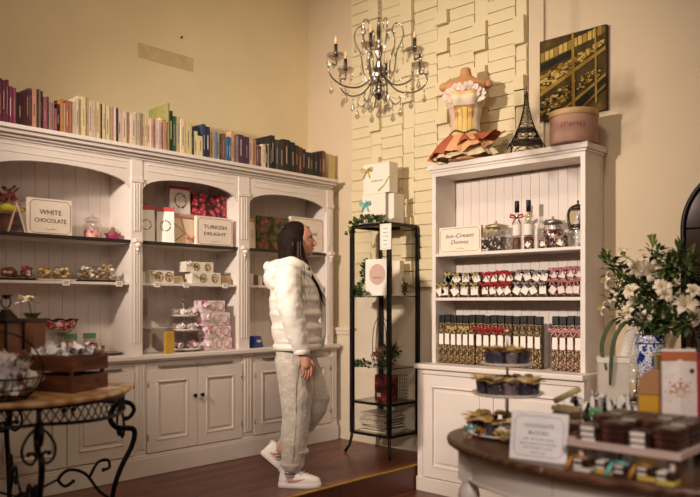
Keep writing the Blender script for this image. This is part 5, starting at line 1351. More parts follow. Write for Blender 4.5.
# --- bottom: tall black capped bags
def tall_bag(px, X, w_, h_, label, group, rib, fill):
    Yc = cy_(px, X)
    o = thing('tall_sweet_bag', label, 'bag of sweets', (X, Yc, S3), RZ, group)
    m = MB(); m.box((0, 0, h_*.42), (w_, .05, h_*.84), bev=.006); m.build('bag', fill, o)
    m = MB(); m.box((0, 0, h_*.92), (w_*.90, .045, h_*.16), bev=.004); m.build('black_top', BLACK, o)
    m = MB(); m.box((0, -.0262, h_*.50), (w_*.80, .0015, h_*.26)); m.build('label_tag', PAPER, o)
    if rib: m = MB(); bow(m, (0, -.028, h_*.74), w_*.42, rib); m.build('ribbon', None, o)
    return o
FG = ramp_mat('gold_dark_nuts', 'cell', [(0, '100b08'), (.55, '2a1c14'), (.74, '6a4c2c'), (.9, 'c8a870')], 170, rough=.35)
FP = ramp_mat('brown_nuts', 'cell', [(0, '180f0c'), (.5, '3c2419'), (.7, '84583a'), (.9, 'd0b090')], 170, rough=.35)
XT = 4.385
GS = [('gold', 434, 476.5, 6, YEL), ('red', 477.5, 513.5, 5, RED), ('plain', 514.5, 543, 4, None), ('pink', 553, 584.5, 4, mat('d0908c', .45))]
for nm, p0, p1, n, rib in GS:
    ya, yb = cy_(p0, XT), cy_(p1, XT); ya = min(ya, YL-UL-.037); yb = max(yb, YL-UR+.037)
    for i in range(n):
        Yc = ya+(yb-ya)*(i+.5)/n; w_ = (ya-yb)/n-.003
        h_ = .352+R.uniform(-.004, .004)
        o = thing('tall_sweet_bag', f"{ORD[i]} tall black topped bag from left in the {nm} set on the cabinet counter", 'bag of sweets', (XT, Yc, S3), RZ, f'tall {nm} bags along the cabinet counter')
        m = MB(); m.box((0, 0, h_*.42), (w_, .05, h_*.84), bev=.006); m.build('bag', FP if nm == 'pink' else FG, o)
        m = MB(); m.box((0, 0, h_*.92), (w_*.90, .045, h_*.16), bev=.004); m.build('black_top', BLACK, o)
        m = MB(); m.box((0, -.0262, h_*.50), (w_*.74, .0015, h_*.22)); m.build('label_tag', PAPER, o)
        if rib and (nm != 'gold' or i in (2, 4)): m = MB(); bow(m, (0, -.032, h_*.72), w_*.72, rib); m.build('ribbon', None, o)

# ================================================================ foreground table
FT, FCX, FCY, FB, FA = .57, 2.95, 1.20, .5, .85
ft = thing('oval_table', 'white painted oval table with a dark brown wood top and turned legs', 'table', (FCX, FCY, LOW))
ZT0 = FT-LOW
DW = ramp_mat('dark_top_wood', 'wave', [(0, '4a3024'), (.5, '60412f'), (1, '74503a')], 2.5, (8, 1, 1), rough=.32, dist=5, detail=4)
seam = 1.335-FCY
def oval(g, lo, hi, n=48):
    """ellipse points with y between lo and hi (table frame)"""
    pts = []
    a_, b_ = FB+g, FA+g
    t0 = math.asin(max(-1, min(1, lo/b_))); t1 = math.asin(max(-1, min(1, hi/b_)))
    for i in range(n+1): t = t0+(t1-t0)*i/n; pts.append((a_*math.cos(t), b_*math.sin(t)))
    for i in range(n+1): t = t1+(t0-t1)*i/n; pts.append((-a_*math.cos(t), b_*math.sin(t)))
    out = []
    for p in pts:
        if not out or (Vector(p)-Vector(out[-1])).length > 1e-5: out.append(p)
    if (Vector(out[0])-Vector(out[-1])).length < 1e-5: out.pop()
    return out
for lo, hi in ((-FA+.0, seam-.001), (seam+.001, FA)):
    m = MB(); rings = []
    for z, g in ((ZT0-.034, -.014), (ZT0-.030, -.004), (ZT0-.016, 0), (ZT0-.004, -.004), (ZT0, -.012)):
        o_ = oval(g, max(lo, -FA-g+1e-4) if lo < -.5 else lo, min(hi, FA+g) if hi > .5 else hi); rings.append([(x, y, z) for x, y in o_])
    n_ = min(len(r) for r in rings)
    for r in rings: m.prism  # keep equal counts below
    rings = [r[:n_] for r in rings]
    m.sheet(rings, close=True); m.quad(rings[0][::-1]); m.quad(rings[-1]); m.build('top_leaf', DW, ft)
for lo, hi in ((-.62, seam-.002), (seam+.002, .62)):
    m = MB(); o_ = oval(-.075, max(lo, -.77), min(hi, .77))
    m.prism(o_, 'z', ZT0-.165, ZT0-.034); m.build('apron', WHITE, ft)
m = MB(); m.prism(oval(-.065, -.63, .63), 'z', ZT0-.172, ZT0-.163); m.build('apron_bead', WHITE, ft)
for x, y in ((-.24, .63), (.24, .63), (-.24, -.66), (.24, -.66)):
    m = MB(); m.b2(x-.035, x+.035, y-.035, y+.035, ZT0-.175, ZT0-.034, bev=.004)
    m.lathe([(.022, 0), (.028, .01), (.024, .05), (.02, .07), (.03, .10), (.034, .20), (.040, .34), (.034, .42), (.022, .45), (.028, .462), (.042, .485), (.048, .51), (.043, .538), (.030, .56), (.028, .568), (.036, .578)], (x, y, 0), n=28)
    m.build('leg', WHITE, ft)
FS = FT+.0008
def gp(px, py, z):
    d = (1.18-z)*732/(py-302); l = (px-350)/732*d; return Vector((d*ca43+l*sa43, d*sa43-l*ca43, z))
# tiered stand with foil topped cups
TSX, TSY = 2.93, 1.77
tr_ = tier_stand('cream tiered cake stand of chocolate cups on the dark topped table', (TSX, TSY, FS), ((.012, .19), (.188, .165), (.322, .120)), .475, mat('e6dcd0', .25), STEEL)
CUP = [mat('4a4450', .2, var=.4, scale=40), mat('7a6c70', .25, var=.3, scale=40), mat('3a3440', .2, var=.3, scale=40), mat('d8d0cc', .3)]
GF = [mat('d0ae68', .45, var=.15), mat('bc964c', .45, var=.15), mat('e0ca98', .45)]
cnts = {0: 12, 1: 10, 2: 8}
for t, (z, r, nm) in enumerate(((.0125, .150, 'bottom'), (.1885, .118, 'middle'), (.3225, .076, 'top'))):
    n = cnts[t]; proto = None
    for i in range(n):
        a = 2*PI*i/n; loc = (TSX+r*math.cos(a), TSY+r*math.sin(a), FS+z+.006)
        lab = f'gold topped chocolate cup on the {nm} plate of the cream tiered stand'
        o = thing('chocolate_cup', lab, 'wrapped chocolate', loc, a, f'cups on the {nm} plate of the cream tiered stand')
        m = MB(); m.lathe([(.020, 0), (.024, .004), (.030, .05), (.028, .056), (1e-6, .058)], n=14); m.build('cup', CUP[(i*7+t) % 3], o)
        m = MB()
        for k in range(10): m.use(R.choice(GF)); b = R.uniform(0, 2*PI); leaf(m, (.008*math.cos(b), .008*math.sin(b), .052), (math.cos(b), math.sin(b), R.uniform(.1, .5)), (0, 0, 1), .068, .020)
        m.build('gold_wrap', None, o, recalc=False)
        if t == 1 and i % 4 == 0: pass
# teal bow sweets at the left end
for i, (px, py, cc, rb, lab) in enumerate(((466, 438, 'b89468', TEAL, 'bag of chocolates with a teal bow at the left tip of the dark table'), (478, 440, '4a3020', mat('c07838', .5), 'bag of chocolates with an orange bow beside the teal bowed one'), (491, 436, '3a261c', TEAL, 'dark bag with a teal and gold twist below the tiered stand'), (500, 443, 'c8a860', YEL, 'gold wrapped bag behind the left edge of the Chocolate Blocks sign'))):
    p = gp(px, py, FS); p.x += .03
    o = bundle((p.x, p.y, FS), .040, [mat(cc, .4, var=.2), mat('e4dcd0', .4), mat('3a2820', .4)], lab, None, name='chocolate_bag', cat='bag of chocolates', ribbon=rb, core=cc, rz=RZ+.8)
# sign
o = thing('sign_card', 'white bordered sign reading Chocolate Blocks standing at the front of the table', 'sign', (2.535, 1.40, FS), math.radians(-80.6))
m = MB(); sw_, sh_ = .225, .185; m.b2(-sw_/2, sw_/2, -.003, .003, 0, sh_, bev=.001); m.xf(Matrix.Rotation(-.16, 4, 'X')); m.build('card', mat('f4f0f0', .5), o)
m = MB(); e, q, y = .016, .018, -.0035
m.tube([(a, y, b) for a, b in ((-sw_/2+e+q, e), (sw_/2-e-q, e), (sw_/2-e, e+q), (sw_/2-e, sh_-e-q), (sw_/2-e-q, sh_-e), (-sw_/2+e+q, sh_-e), (-sw_/2+e, sh_-e-q), (-sw_/2+e, e+q))], .0014, 4, closed=True)
m.xf(Matrix.Rotation(-.16, 4, 'X')); m.build('printed_border', mat('c09078', .5), o)
for t, hh, zz, ww in (('CHOCOLATE', .014, .72, .52), ('BLOCKS', .014, .57, .34), ('milk, dark and white', .008, .44, .56), ('hand made in our kitchen', .008, .35, .64), ('and wrapped in store', .008, .26, .52), ('two for ten', .008, .17, .25)):
    q = Matrix.Rotation(-.16, 4, 'X') @ Vector((0, -.0038, zz*sh_)); text(t, hh, INK, o, tuple(q), width=ww*sw_, rx=PI/2-.16)
m = MB(); m.prism([(.004, .0), (.07, .0), (.033, .15)], 'x', -.02, .02); m.build('easel_back', CARD, o)
# raised tray of chocolate bars
TRX0, TRX1, TRY0, TRY1, TRZ = 2.50, 2.90, .865, 1.25, .662
tr = thing('raised_tray', 'pinkish white raised tray holding stacks of chocolate bars', 'tray', ((TRX0+TRX1)/2, (TRY0+TRY1)/2, FS))
tw_, td_, tz = (TRX1-TRX0)/2, (TRY1-TRY0)/2, TRZ-FS; PKT = mat('d0b8ac', .45, var=.05)
m = MB(); m.b2(-tw_, tw_, -td_, td_, tz, tz+.008, bev=.002); m.build('base', PKT, tr)
for x0, x1, y0, y1 in ((-tw_-.008, -tw_+.004, -td_-.008, td_+.008), (tw_-.004, tw_+.008, -td_-.008, td_+.008), (-tw_+.004, tw_-.004, -td_-.008, -td_+.004), (-tw_+.004, tw_-.004, td_-.004, td_+.008)):
    m = MB(); m.b2(x0, x1, y0, y1, tz-.006, tz+.010, bev=.004); m.b2(x0-.002, x1+.002, y0-.002, y1+.002, tz+.010, tz+.020, bev=.004); m.build('rim', PKT, tr)
for x in (-1, 1):
    for y in (-1, 1): m = MB(); m.lathe([(.008, 0), (.010, .004), (.007, .02), (.010, tz-.006)], (x*(tw_-.03), y*(td_-.03), 0), n=10); m.build('foot', PKT, tr)
DKC = ramp_mat('chocolate_pieces', 'noise', [(.3, '1c120e'), (.55, '38241c'), (.75, '5a4038')], 30, rough=.28, bump=.3)
DKC2 = ramp_mat('reddish_chocolate', 'noise', [(.3, '2a1814'), (.55, '4a2c24'), (.75, '7a5448')], 30, rough=.28, bump=.3)
zt = FS+tz+.0085
col_n = 0
for ci, yc in enumerate((1.190, 1.098, 1.006, .914)):
    for ri, xc in enumerate((2.57, 2.70, 2.82)):
        nlay = 4 if ri else 3+(ci % 2)
        for l in range(nlay):
            band = (ci, ri) in ((0, 0), (2, 0), (1, 1), (3, 1), (0, 2), (2, 2))
            o = thing('chocolate_bar', f"{('bottom', 'second', 'third', 'top')[l]} bar in the {ORD[ci]} column from the left, {('front', 'middle', 'back')[ri]} stack of the raised tray", 'chocolate bar', (xc+R.uniform(-.004, .004), yc+R.uniform(-.003, .003), zt+l*.0212), R.uniform(-.05, .05), 'chocolate bars stacked on the raised tray')
            m = MB(); m.box((0, 0, .0098), (.105, .084, .019), bev=.004)
            for k in range(9): m.ball((R.uniform(-.045, .045), R.uniform(-.035, .035), .013), .008, 7, sz=.6)
            m.build('chocolate', DKC if (ci+ri) % 2 == 0 else DKC2, o)
            if band: m = MB(); m.box((0, 0, .0103), (.111, .050, .0150), bev=.003); m.build('paper_band', PAPER, o)
# ribboned bags below the tray
YB = [mat('e4dcd4', .4), mat('5a3828', .4), mat('d8c070', .4)]
for i, (Y, cc, rb, lab) in enumerate(((1.195, 'c0b0a8', mat('c08030', .45), 'white banded bag with a long orange ribbon, below the left of the tray'), (1.12, 'c8a850', None, 'gold and brown chocolate bag below the tray, beside the orange ribbon'), (1.045, '3a2c2c', TEAL, 'dark bag with a teal twist below the middle of the tray'), (.972, 'c8a850', mat('b07830', .45), 'yellow based bag with an amber ribbon below the tray'), (.90, 'c8b050', None, 'bag with white bands and yellow base, below the right corner of the tray'))):
    X = 2.505+(.02 if i % 2 else 0)
    o = thing('chocolate_bag', lab, 'bag of chocolates', (X, Y, FS), RZ, None)
    m = MB(); m.box((0, 0, .008), (.062, .06, .016), bev=.004); m.build('gold_base', mat(cc if i != 0 else 'd8ccc4', .4, var=.1), o)
    m = MB(); m.box((0, 0, .030), (.058, .055, .026), bev=.008); m.build('chocolate', DKC, o)
    for k in range(2): m = MB(); m.box((-.014, -.0, .022+.018*k), (.030, .0585, .008), bev=.002); m.build('paper_band', PAPER, o)
    if rb:
        m = MB(); m.use(rb); m.tube([(-.034, -.030, .052), (-.04, -.045, .03), (-.05, -.05, .003)], [.006, .009, .007], 6); m.tube([(-.034, -.030, .054), (0, -.035, .058), (.02, -.03, .05)], [.004, .006, .004], 6); m.build('ribbon', None, o)
# brown slabs and zebra wrapped bags behind the sign
SL = [('4a3428', 'dark brown slab'), ('9a8058', 'pale gold wrapped slab'), ('5a4638', 'broad brown slab'), ('3a2820', 'near black slab'), ('8a7454', 'ridged tan slab'), ('5a4a3c', 'thin brown slab'), ('a08a64', 'gold foil slab')]
for i, (cc, nm) in enumerate(SL):
    o = thing('chocolate_slab', f"{nm} in the heap behind the Chocolate Blocks sign, {('lowest', 'second lowest', 'third lowest', 'middle', 'third highest', 'second highest', 'highest')[i]}", 'chocolate slab', (2.92+R.uniform(-.012, .012), 1.475+R.uniform(-.012, .008), FS+.0235*i), RZ+R.uniform(-.45, .45), 'heap of slabs behind the sign')
    wl = R.uniform(.11, .15); m = MB(); m.box((0, 0, .011), (wl, .075, .022), bev=.006); m.build('slab', mat(cc, .4, var=.3, scale=30), o)
    for s in (-1, 1): m = MB(); wrapped(m, (s*wl*.48, 0, .012), .012, [mat(cc, .35), mat('b8a078', .35)], 7); m.build('wrapper_end', None, o, recalc=False)
o = thing('wafer_roll', 'gold wrapped roll leaning up on the heap of slabs', 'wafer roll', (2.93, 1.47, FS+.165), RZ)
m = MB(); m.tube([(-.06, -.01, .014), (.05, 0, .075)], .013, 10); m.build('roll', mat('b09a68', .45, var=.2), o)
ZEB = ramp_mat('zebra_wrap', 'wave', [(0, '221c1a'), (.45, '2a2220'), (.5, 'e8e0dc')], 9, (1, 1, 3), rough=.35, dist=3, constant=True)
for i, (px, py, lab, bw) in enumerate(((578, 430, 'black and white striped bag left of the green bow', None), (592, 428, 'taller black and white striped bag touching the green bowed one', None), (611, 428, 'white and black bag tied with a bright green bow', mat('5aa860', .4)), (630, 428, 'black striped bag beside the yellow box', None))):
    p = Vector(((3.06, 1.50, FS), (3.20, 1.47, FS), (3.07, 1.375, FS), (3.20, 1.345, FS))[i])
    o = thing('striped_bag', lab, 'bag of sweets', tuple(p), RZ+.5)
    m = MB(); m.ball((0, 0, .05+.01*(i % 2)), .05, 16, sz=1.0+.25*(i % 2), sy=.8, wob=lambda a, j: 1+.06*math.sin(4*a+j)); m.build('bag', ZEB, o); o.scale = (1.15, 1.15, 1.4)
    m = MB(); wrapped(m, (0, 0, .115), .028, [mat('f0e8e4', .4), ZEB], 12); m.build('twisted_top', None, o, recalc=False)
    if bw: m = MB(); bow(m, (0, -.045, .085), .05, bw); m.build('ribbon', None, o)
# yellow box with rounded brown header
o = thing('yellow_box', 'yellow box with a rounded tan header panel, behind the raised tray', 'box', (3.26, 1.235, FS), RZ+.45); o.scale = (1.05, 1, 1.15)
m = MB(); m.box((0, 0, .10), (.12, .08, .20), bev=.003); m.build('box', mat('d09a18', .5, var=.06), o)
m = MB(); m.prism([(-.06, .180)]+[(-.06*math.cos(PI*i/16), .22+.055*math.sin(PI*i/16)) for i in range(17)]+[(.06, .180)], 'y', -.047, -.041); m.build('header_panel', mat('b07c50', .55), o)
o = thing('small_gold_box', 'small yellow box standing in front of the round topped yellow one', 'box', (3.07, 1.065, FS), RZ+.45)
m = MB(); m.box((0, 0, .065), (.075, .05, .13), bev=.002); m.build('box', mat('c08c20', .45), o); m = MB(); m.box((0, -.0262, .065), (.060, .001, .11)); m.build('panel', mat('a87818', .45), o)
o = thing('navy_box', 'dark navy box behind the right end of the raised tray', 'box', (3.07, .955, FS), RZ+.45)
m = MB(); m.box((0, 0, .06), (.10, .06, .12), bev=.003); m.build('box', mat('141a2c', .4), o); m = MB(); m.box((0, -.031, .06), (.07, .001, .05)); m.build('label', mat('2a3450', .4), o)
o = thing('gift_pouch', 'tall white pouch with an orange header and an orange snowflake print', 'pouch', (3.22, 1.115, FS), RZ+.62)
pw, ph = .14, .41; m = MB(); g = []
for i in range(9):
    q = i/8; dd = .035*(1-q**3)+.002; g.append([(-pw/2, -dd*.5, ph*q), (0, -dd, ph*q), (pw/2, -dd*.5, ph*q), (pw/2, dd*.5, ph*q), (0, dd, ph*q), (-pw/2, dd*.5, ph*q)])
m.sheet(g, close=True, smooth=False); m.quad(g[0][::-1]); m.quad(g[-1]); m.xf(Matrix.Rotation(-.0, 4, 'X')); m.build('pouch', mat('e8dcd4', .5), o)
ORP = mat('b8683c', .6)
m = MB(); m.box((0, -.004, ph*.925), (pw*1.01, .016, ph*.10), bev=.001); m.build('header_card', ORP, o)
m = MB()
for k in range(8):
    a = 2*PI*k/8; c_, s_ = math.cos(a), math.sin(a); cz = ph*.56
    def P(r, t): return (r*c_-t*s_, -.031+abs(r*c_-t*s_)*.24, cz+r*s_+t*c_)
    m.tube([P(.008, 0), P(.044, 0)], .0022, 4); m.tube([P(.03, 0), P(.044, .012)], .0018, 4); m.tube([P(.03, 0), P(.044, -.012)], .0018, 4); m.ball(P(.056, 0), .004, 6); m.ball(P(.02, .006), .004, 6)
m.build('printed_snowflake', mat('d07848', .5), o)
m = MB(); m.ball((.048, -.022, ph*.78), .010, 10, sy=.3); m.build('seal', mat('6a3020'), o)

# ================================================================ white console against the wall with vase and things
CZ = .60
cn = thing('console_table', 'plain white console table against the wall right of the cabinet', 'table', (4.25, 1.25, LOW), RZ)
m = MB(); m.box((0, 0, CZ-LOW-.0155), (1.36, .62, .03), bev=.006); m.build('tabletop', WHITE, cn)
m = MB(); m.box((0, 0, CZ-LOW-.08), (1.26, .54, .10)); m.build('apron', WHITE, cn)
for x in (-.6, .6):
    for y in (-.24, .24): m = MB(); m.box((x, y, (CZ-LOW-.131)/2), (.055, .055, CZ-LOW-.131), bev=.003); m.build('leg', WHITE, cn)
CS = CZ+.0003
o = thing('storage_box', 'plain pale grey lidded box left of the blue and white vase', 'box', (4.02, cy_(613, 4.02), CS), RZ+.5)
m = MB(); m.box((0, 0, .12), (.16, .13, .24), bev=.003); m.build('box', mat('c8bcae', .6), o); m = MB(); m.box((0, 0, .255), (.168, .138, .03), bev=.003); m.build('lid', mat('e0d6ca', .6), o)
o = thing('glass_cloche', 'clear glass dome over small silver ornaments beside the vase', 'cloche', (4.22, cy_(633, 4.22), CS), RZ)
m = MB(); m.lathe([(.075, 0), (.078, .006), (.075, .012)], n=32); m.build('base', STEEL, o)
m = MB(); m.lathe([(.07, .012), (.07, .18), (.06, .22), (.035, .245), (1e-6, .252)], n=32); m.build('dome', GLASS, o)
m = MB(); m.ball((0, 0, .262), .011, 10); m.build('knob', GLASS, o)
m = MB(); m.ball((-.03, -.02, .04), .022, 12, sz=1.3); m.ball((.025, -.015, .035), .018, 12, sz=1.6); m.tube([(-.03, -.02, .06), (-.035, -.02, .15)], .004, 6); m.tube([(.025, -.015, .06), (.03, -.015, .14)], .004, 6); m.build('ornament', CHROME, o)
# feathery white frond standing in for a reflection in glass
o = thing('reflection_frond', 'white feathery frond shape standing in for a glass reflection behind the dome', 'ornament', (4.34, cy_(628, 4.34), CS), RZ)
m = MB(); m.lathe([(.04, 0), (.04, .01), (.008, .015), (.004, .03)], n=16); sp_ = curve([(0, 0, .03), (.0, 0, .2), (.03, 0, .35), (.07, 0, .46)], 6); m.tube(sp_, .003, 5); m.build('stem', mat('d8d0c8', .5), o)
m = MB(); m.use(mat('e0d8d0', .6))
for i, p in enumerate(sp_[3:]):
    for s in (-1, 1):
        for k in range(2): leaf(m, p, (s, 0, .6-.3*k), (0, -1, 0), .075*(1-.5*i/len(sp_)), .010)
m.build('frond', None, o, recalc=False)
# vase: blue and white
VX = 4.10; VY = cy_(650, VX)
vs = thing('vase', 'tall blue and white patterned vase holding the lilies', 'vase', (VX, VY, CS), RZ)
m = MB(); m.lathe([(.04, 0), (.045, .008), (.042, .03), (.050, .10), (.062, .20), (.076, .29), (.080, .34), (.074, .37), (.080, .395), (.076, .398), (.070, .37), (.070, .33), (1e-6, .30)], n=40)
m.build('body', ramp_mat('blue_porcelain', 'noise', [(.40, '1c2c70'), (.47, '283c88'), (.5, 'dcdce0'), (.56, 'e0e0e4'), (.6, '24367c'), (.66, 'd8dae0')], 17, rough=.15, detail=5, dist=1.6), vs)
for z, r in ((.350, .0775), (.035, .0425)):
    m = MB(); m.lathe([(r, -.006), (r+.0015, 0), (r, .006)], (0, 0, z), n=40); m.build('band', mat('1c2c70', .2), vs)
# lilies
PETW = mat('e8d8c0', .5, var=.05); CENT = mat('c8b060', .5, var=.2)
def lily(label, px, py, X, face, s=1.0, open_=1.0, mtp=None):
    c0 = Vector((X, cy_(px, X), cz_(px, py, X))); base = Vector((VX, VY, CS+.40))
    o = thing('lily', label, 'flower', tuple(base))
    c_ = c0-base; f = Vector(face).normalized(); mid = Vector((c_.x*.35, c_.y*.35, c_.z*.7))
    st_ = curve([(0, 0, -.25), tuple(mid), tuple(c_-f*.03)], 6) if c_.z > -.02 else curve([(0, 0, -.25), (c_.x*.3, c_.y*.3, .04), tuple(c_-f*.03)], 6)
    m = MB(); m.tube(st_, .003, 5); m.build('stem', LEAF2, o)
    a = f.orthogonal().normalized(); b = f.cross(a)
    m = MB(); m.use(mtp or PETW)
    for k in range(6):
        t = 2*PI*k/6+R.uniform(-.1, .1); r = a*math.cos(t)+b*math.sin(t); s_ = f.cross(r); L = .062*s*(1 if k % 2 else .92); W = .019*s*(1.1 if k % 2 else .85)
        rows = []
        for q, ww, fo in ((0, .25, -.035), (.3, .8, -.005), (.6, 1, .010), (.85, .6, .004), (1, .04, -.010)):
            p = c_+r*L*q*open_+f*(fo*s+(1-open_)*.05*q)
            rows.append([p-s_*W*ww-f*.003, p+f*.0, p+s_*W*ww-f*.003])
        m.sheet(rows)
    m.build('petals', None, o, recalc=False)
    m = MB(); m.use(CENT)
    for k in range(6):
        t = 2*PI*k/6+.5; r = a*math.cos(t)+b*math.sin(t); e = c_+f*.028*s+r*.012*s; m.tube([tuple(c_-f*.02), tuple(e)], .0012, 4); m.ball(tuple(e), .0035*s, 6)
    m.build('stamens', None, o)
    return o
LF = [(652, 270, -.9, -.6, .1, 1.35, 'large open white lily at the upper middle of the bouquet'), (637, 268, -.6, -.9, -.1, 1.2, 'white lily just left of the largest upper one'), (645, 258, -.5, .2, .9, .95, 'pale half open lily near the top of the bouquet'), (622, 252, -.3, .5, .9, 1.0, 'cream lily at the upper left of the bouquet'), (607, 281, -.5, .9, .1, 1.2, 'pinkish white lily at the far left, facing left'), (603, 309, -.4, .9, .2, 1.0, 'small white lily at the lower far left'), (612, 296, -.8, .6, .2, 1.0, 'white lily between the two far left ones'), (637, 302, -1, -.2, -.1, 1.35, 'large white lily at the centre of the bouquet'), (630, 290, -.8, .3, .5, 1.05, 'white lily above left of the central one'), (662, 286, -.9, -.1, .4, 1.1, 'creamy half closed lily right of the centre'), (661, 310, -.95, -.4, -.2, 1.3, 'white lily at the lower right of the centre'), (643, 319, -.9, .2, -.4, 1.25, 'downward facing white lily above the vase'), (627, 312, -.8, .5, 0, 1.05, 'white lily at the lower left of the centre'), (686, 303, -.7, -.4, .6, 1.45, 'wide open white lily at the right of the bouquet'), (696, 316, -.8, -.6, .1, 1.2, 'white lily at the lower right edge'), (694, 290, -.8, -.6, .5, .9, 'small white lily at the right edge before the mirror'), (666, 294, -.7, -.7, .2, .9, 'small cream lily tucked right of the centre')]
for i, (px, py, fx, fy, fz, s, lab) in enumerate(LF):
    lily(lab, px, py, VX-.10-.08*math.sin(i*1.7), (fx, fy, fz), s*.82)
for px, py, lab in ((652, 240, 'green lily bud cluster rising at the top of the bouquet'), (607, 255, 'green white bud cluster at the upper left')):
    lily(lab, px, py, VX, (-.1, .1, 1), 1.1, open_=.35, mtp=mat('a8b068', .5))
# foliage: bushy leaves and arching fronds, one object per spray
def spray(label, px, py, X, n, l, w_, wd=.07, mt=None):
    base = Vector((VX, VY, CS+.395)); c_ = Vector((X, cy_(px, X), cz_(px, py, X)))-base
    o = thing('leafy_stem', label, 'foliage stem', tuple(base)); pts = curve([(0, 0, -.2), (c_.x*.25, c_.y*.25, max(.06, c_.z*.55)), tuple(c_)], 8)
    m = MB(); m.tube(pts, .0035, 5); m.build('stem', LEAF2, o); m = MB()
    for i in range(n):
        t = (R.random()**.7)*(len(pts)-9)+8; k = min(int(t), len(pts)-2); p = Vector(pts[k]).lerp(Vector(pts[k+1]), t-k); d = Vector((R.uniform(-1, 1), R.uniform(-1, 1), R.uniform(-.6, .9)))
        m.use(LEAF2 if i % 3 == 0 else (mt or LEAF)); leaf(m, p+d*R.uniform(0, wd), d, (R.uniform(-.5, .5), R.uniform(-.5, .5), 1), l*R.uniform(.7, 1.3), w_)
    f = m.build('leaves', None, o, recalc=False); f['kind'] = 'stuff'
for px, py, n, lab in ((606, 262, 46, 'leafy stem at the upper left of the bouquet'), (622, 272, 60, 'leafy stem left of the upper lilies'), (640, 284, 70, 'dense leafy stem in the middle of the bouquet'), (655, 250, 46, 'leafy stem at the top middle of the bouquet'), (672, 262, 60, 'leafy stem right of the top lilies'), (681, 254, 56, 'upright leafy stem touching the left edge of the mirror'), (694, 262, 60, 'leafy stem in front of the mirror'), (690, 325, 70, 'dark leafy stem at the lower right of the bouquet'), (668, 328, 80, 'dark leafy stem above the brass planter'), (672, 296, 70, 'leafy stem right of the central lilies'), (622, 318, 50, 'leafy stem at the lower left of the bouquet'), (648, 322, 60, 'leaves hanging over the vase rim'), (615, 300, 44, 'leafy stem at the left middle of the bouquet')):
    spray(lab, px, py, VX-.05+R.uniform(-.07, .05), int(n*1.7), .06, .0115)
for keys, lab in ((((630, 318), (612, 322), (602, 345), (606, 370)), 'long dark strap leaf drooping at the far left of the bouquet'), (((634, 320), (622, 326), (613, 345), (610, 385)), 'long dark strap leaf drooping beside the storage box')):
    base = Vector((VX, VY, CS+.395)); P = [Vector((0, 0, 0))]+[Vector((VX-.16, cy_(a, VX-.16), cz_(a, b, VX-.16)))-base for a, b in keys]
    P = [tuple(p) for p in P]; o = thing('fern_frond', lab, 'foliage stem', tuple(base)); pts = curve(P, 8)
    o.name = 'strap_leaf'; m = MB(); m.use(mat('3a4420', .55, var=.2)); n_ = len(pts)
    m.sheet([[Vector(p)+Vector((0, w_*(.3+math.sin(PI*i/n_)**.5)*.011, 0))+Vector((-.003*(w_ == 0), 0, 0)) for w_ in (-1, 0, 1)] for i, p in enumerate(pts)]); m.build('blade', None, o, recalc=False)
# brass planter
o = thing('brass_planter', 'square brass planter behind the white pouch, right of the vase', 'planter', (3.98, cy_(677, 3.98)-.01, CS), RZ+.5)
m = MB(); m.box((0, 0, .15), (.22, .12, .30), taper=1.05, bev=.004); m.build('body', mat('9a7c30', .3, metal=.85, var=.1), o); m = MB(); m.box((0, 0, .304), (.245, .14, .012), bev=.003); m.build('rim', mat('b8963c', .25, metal=.9), o)
o = thing('red_package', 'red wrapped package at the right edge beside the brass planter', 'package', (3.92, cy_(705, 3.92), CS), RZ+.5)
m = MB(); m.box((0, 0, .16), (.13, .06, .32), bev=.01); m.build('package', mat('a81c30', .45), o); m = MB(); m.box((0, 0, .31), (.10, .065, .03), bev=.003); m.build('closure', mat('7a1422', .45), o)
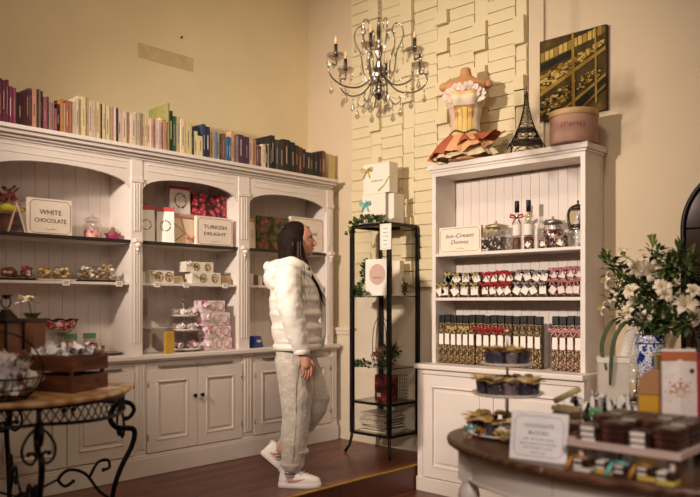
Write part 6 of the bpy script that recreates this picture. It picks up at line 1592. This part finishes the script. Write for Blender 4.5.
# arched mirror on the wall
mr = thing('arched_mirror', 'black framed arched mirror with glazing bars hanging on the right wall', 'mirror', (XW-.002, 1.20, .85), RZ)
mw, spz = .36, .77; arcp = [(-mw, 0)]+[(-mw*math.cos(PI*i/28), spz+mw*math.sin(PI*i/28)) for i in range(29)]+[(mw, 0)]
m = MB(); m.prism(arcp, 'y', -.012, -.002); mm = bpy.data.materials.new('mirror_glass'); mm.use_nodes = True; b_ = mm.node_tree.nodes['Principled BSDF']; b_.inputs['Metallic'].default_value = 1; b_.inputs['Roughness'].default_value = .05; b_.inputs['Base Color'].default_value = (.22, .20, .19, 1)
m.build('mirror_glass', mm, mr)
m = MB(); m.tube([(x, -.014, z) for x, z in arcp], .017, 8, closed=True); m.build('frame', IRON, mr)
for pts in ([(0, -.014, 0), (0, -.014, spz+mw)], [(-mw, -.014, spz), (mw, -.014, spz)], [(-mw, -.014, spz*.5), (mw, -.014, spz*.5)], [(0, -.014, spz), (-mw*.72, -.014, spz+mw*.70)], [(0, -.014, spz), (mw*.72, -.014, spz+mw*.70)]):
    m = MB(); m.tube(pts, .006, 6); m.build('glazing_bar', IRON, mr)
# paper scraps on the shop floor
for px, py, lab in ((370, 494, 'scrap of white paper on the timber floor below the step'), (409, 482, 'small white paper scrap on the floor beside the cabinet foot')):
    p = gp(px, py, LOW); m = MB()
    for i in range(5): leaf(m, (R.uniform(-.012, .012), R.uniform(-.012, .012), .003), (R.uniform(-1, 1), R.uniform(-1, 1), .25), (0, 0, 1), .035, .012)
    o = m.build('paper_scrap', mat('e8dcd4', .7), recalc=False); place(o, (p.x, p.y, LOW+.001)); tag(o, lab, 'paper scrap')

# things alike in one group: tell each by its place in the row, counted from the left as one faces the shelves
by = {}
for o in list(C.objects):
    if o.parent is None and 'label' in o: by.setdefault((o.get('group', ''), o['label']), []).append(o)
for (g_, lab), obs in by.items():
    if len(obs) > 1:
        def pxof(o): x, y = o.location[0], o.location[1]; return (x*sa43-y*ca43)/(x*ca43+y*sa43)
        for i, o in enumerate(sorted(obs, key=pxof)):
            t = f"{ORD[i]} from the left, {lab}"; wds = t.split()
            if len(wds) > 16: t = t.replace(' of sweets', '').replace(' small', '').replace(' the ', ' ')
            o['label'] = ' '.join(t.split()[:16])
for o in C.objects:
    if o.parent is None and 'category' in o and 'kind' not in o: o['kind'] = 'thing'
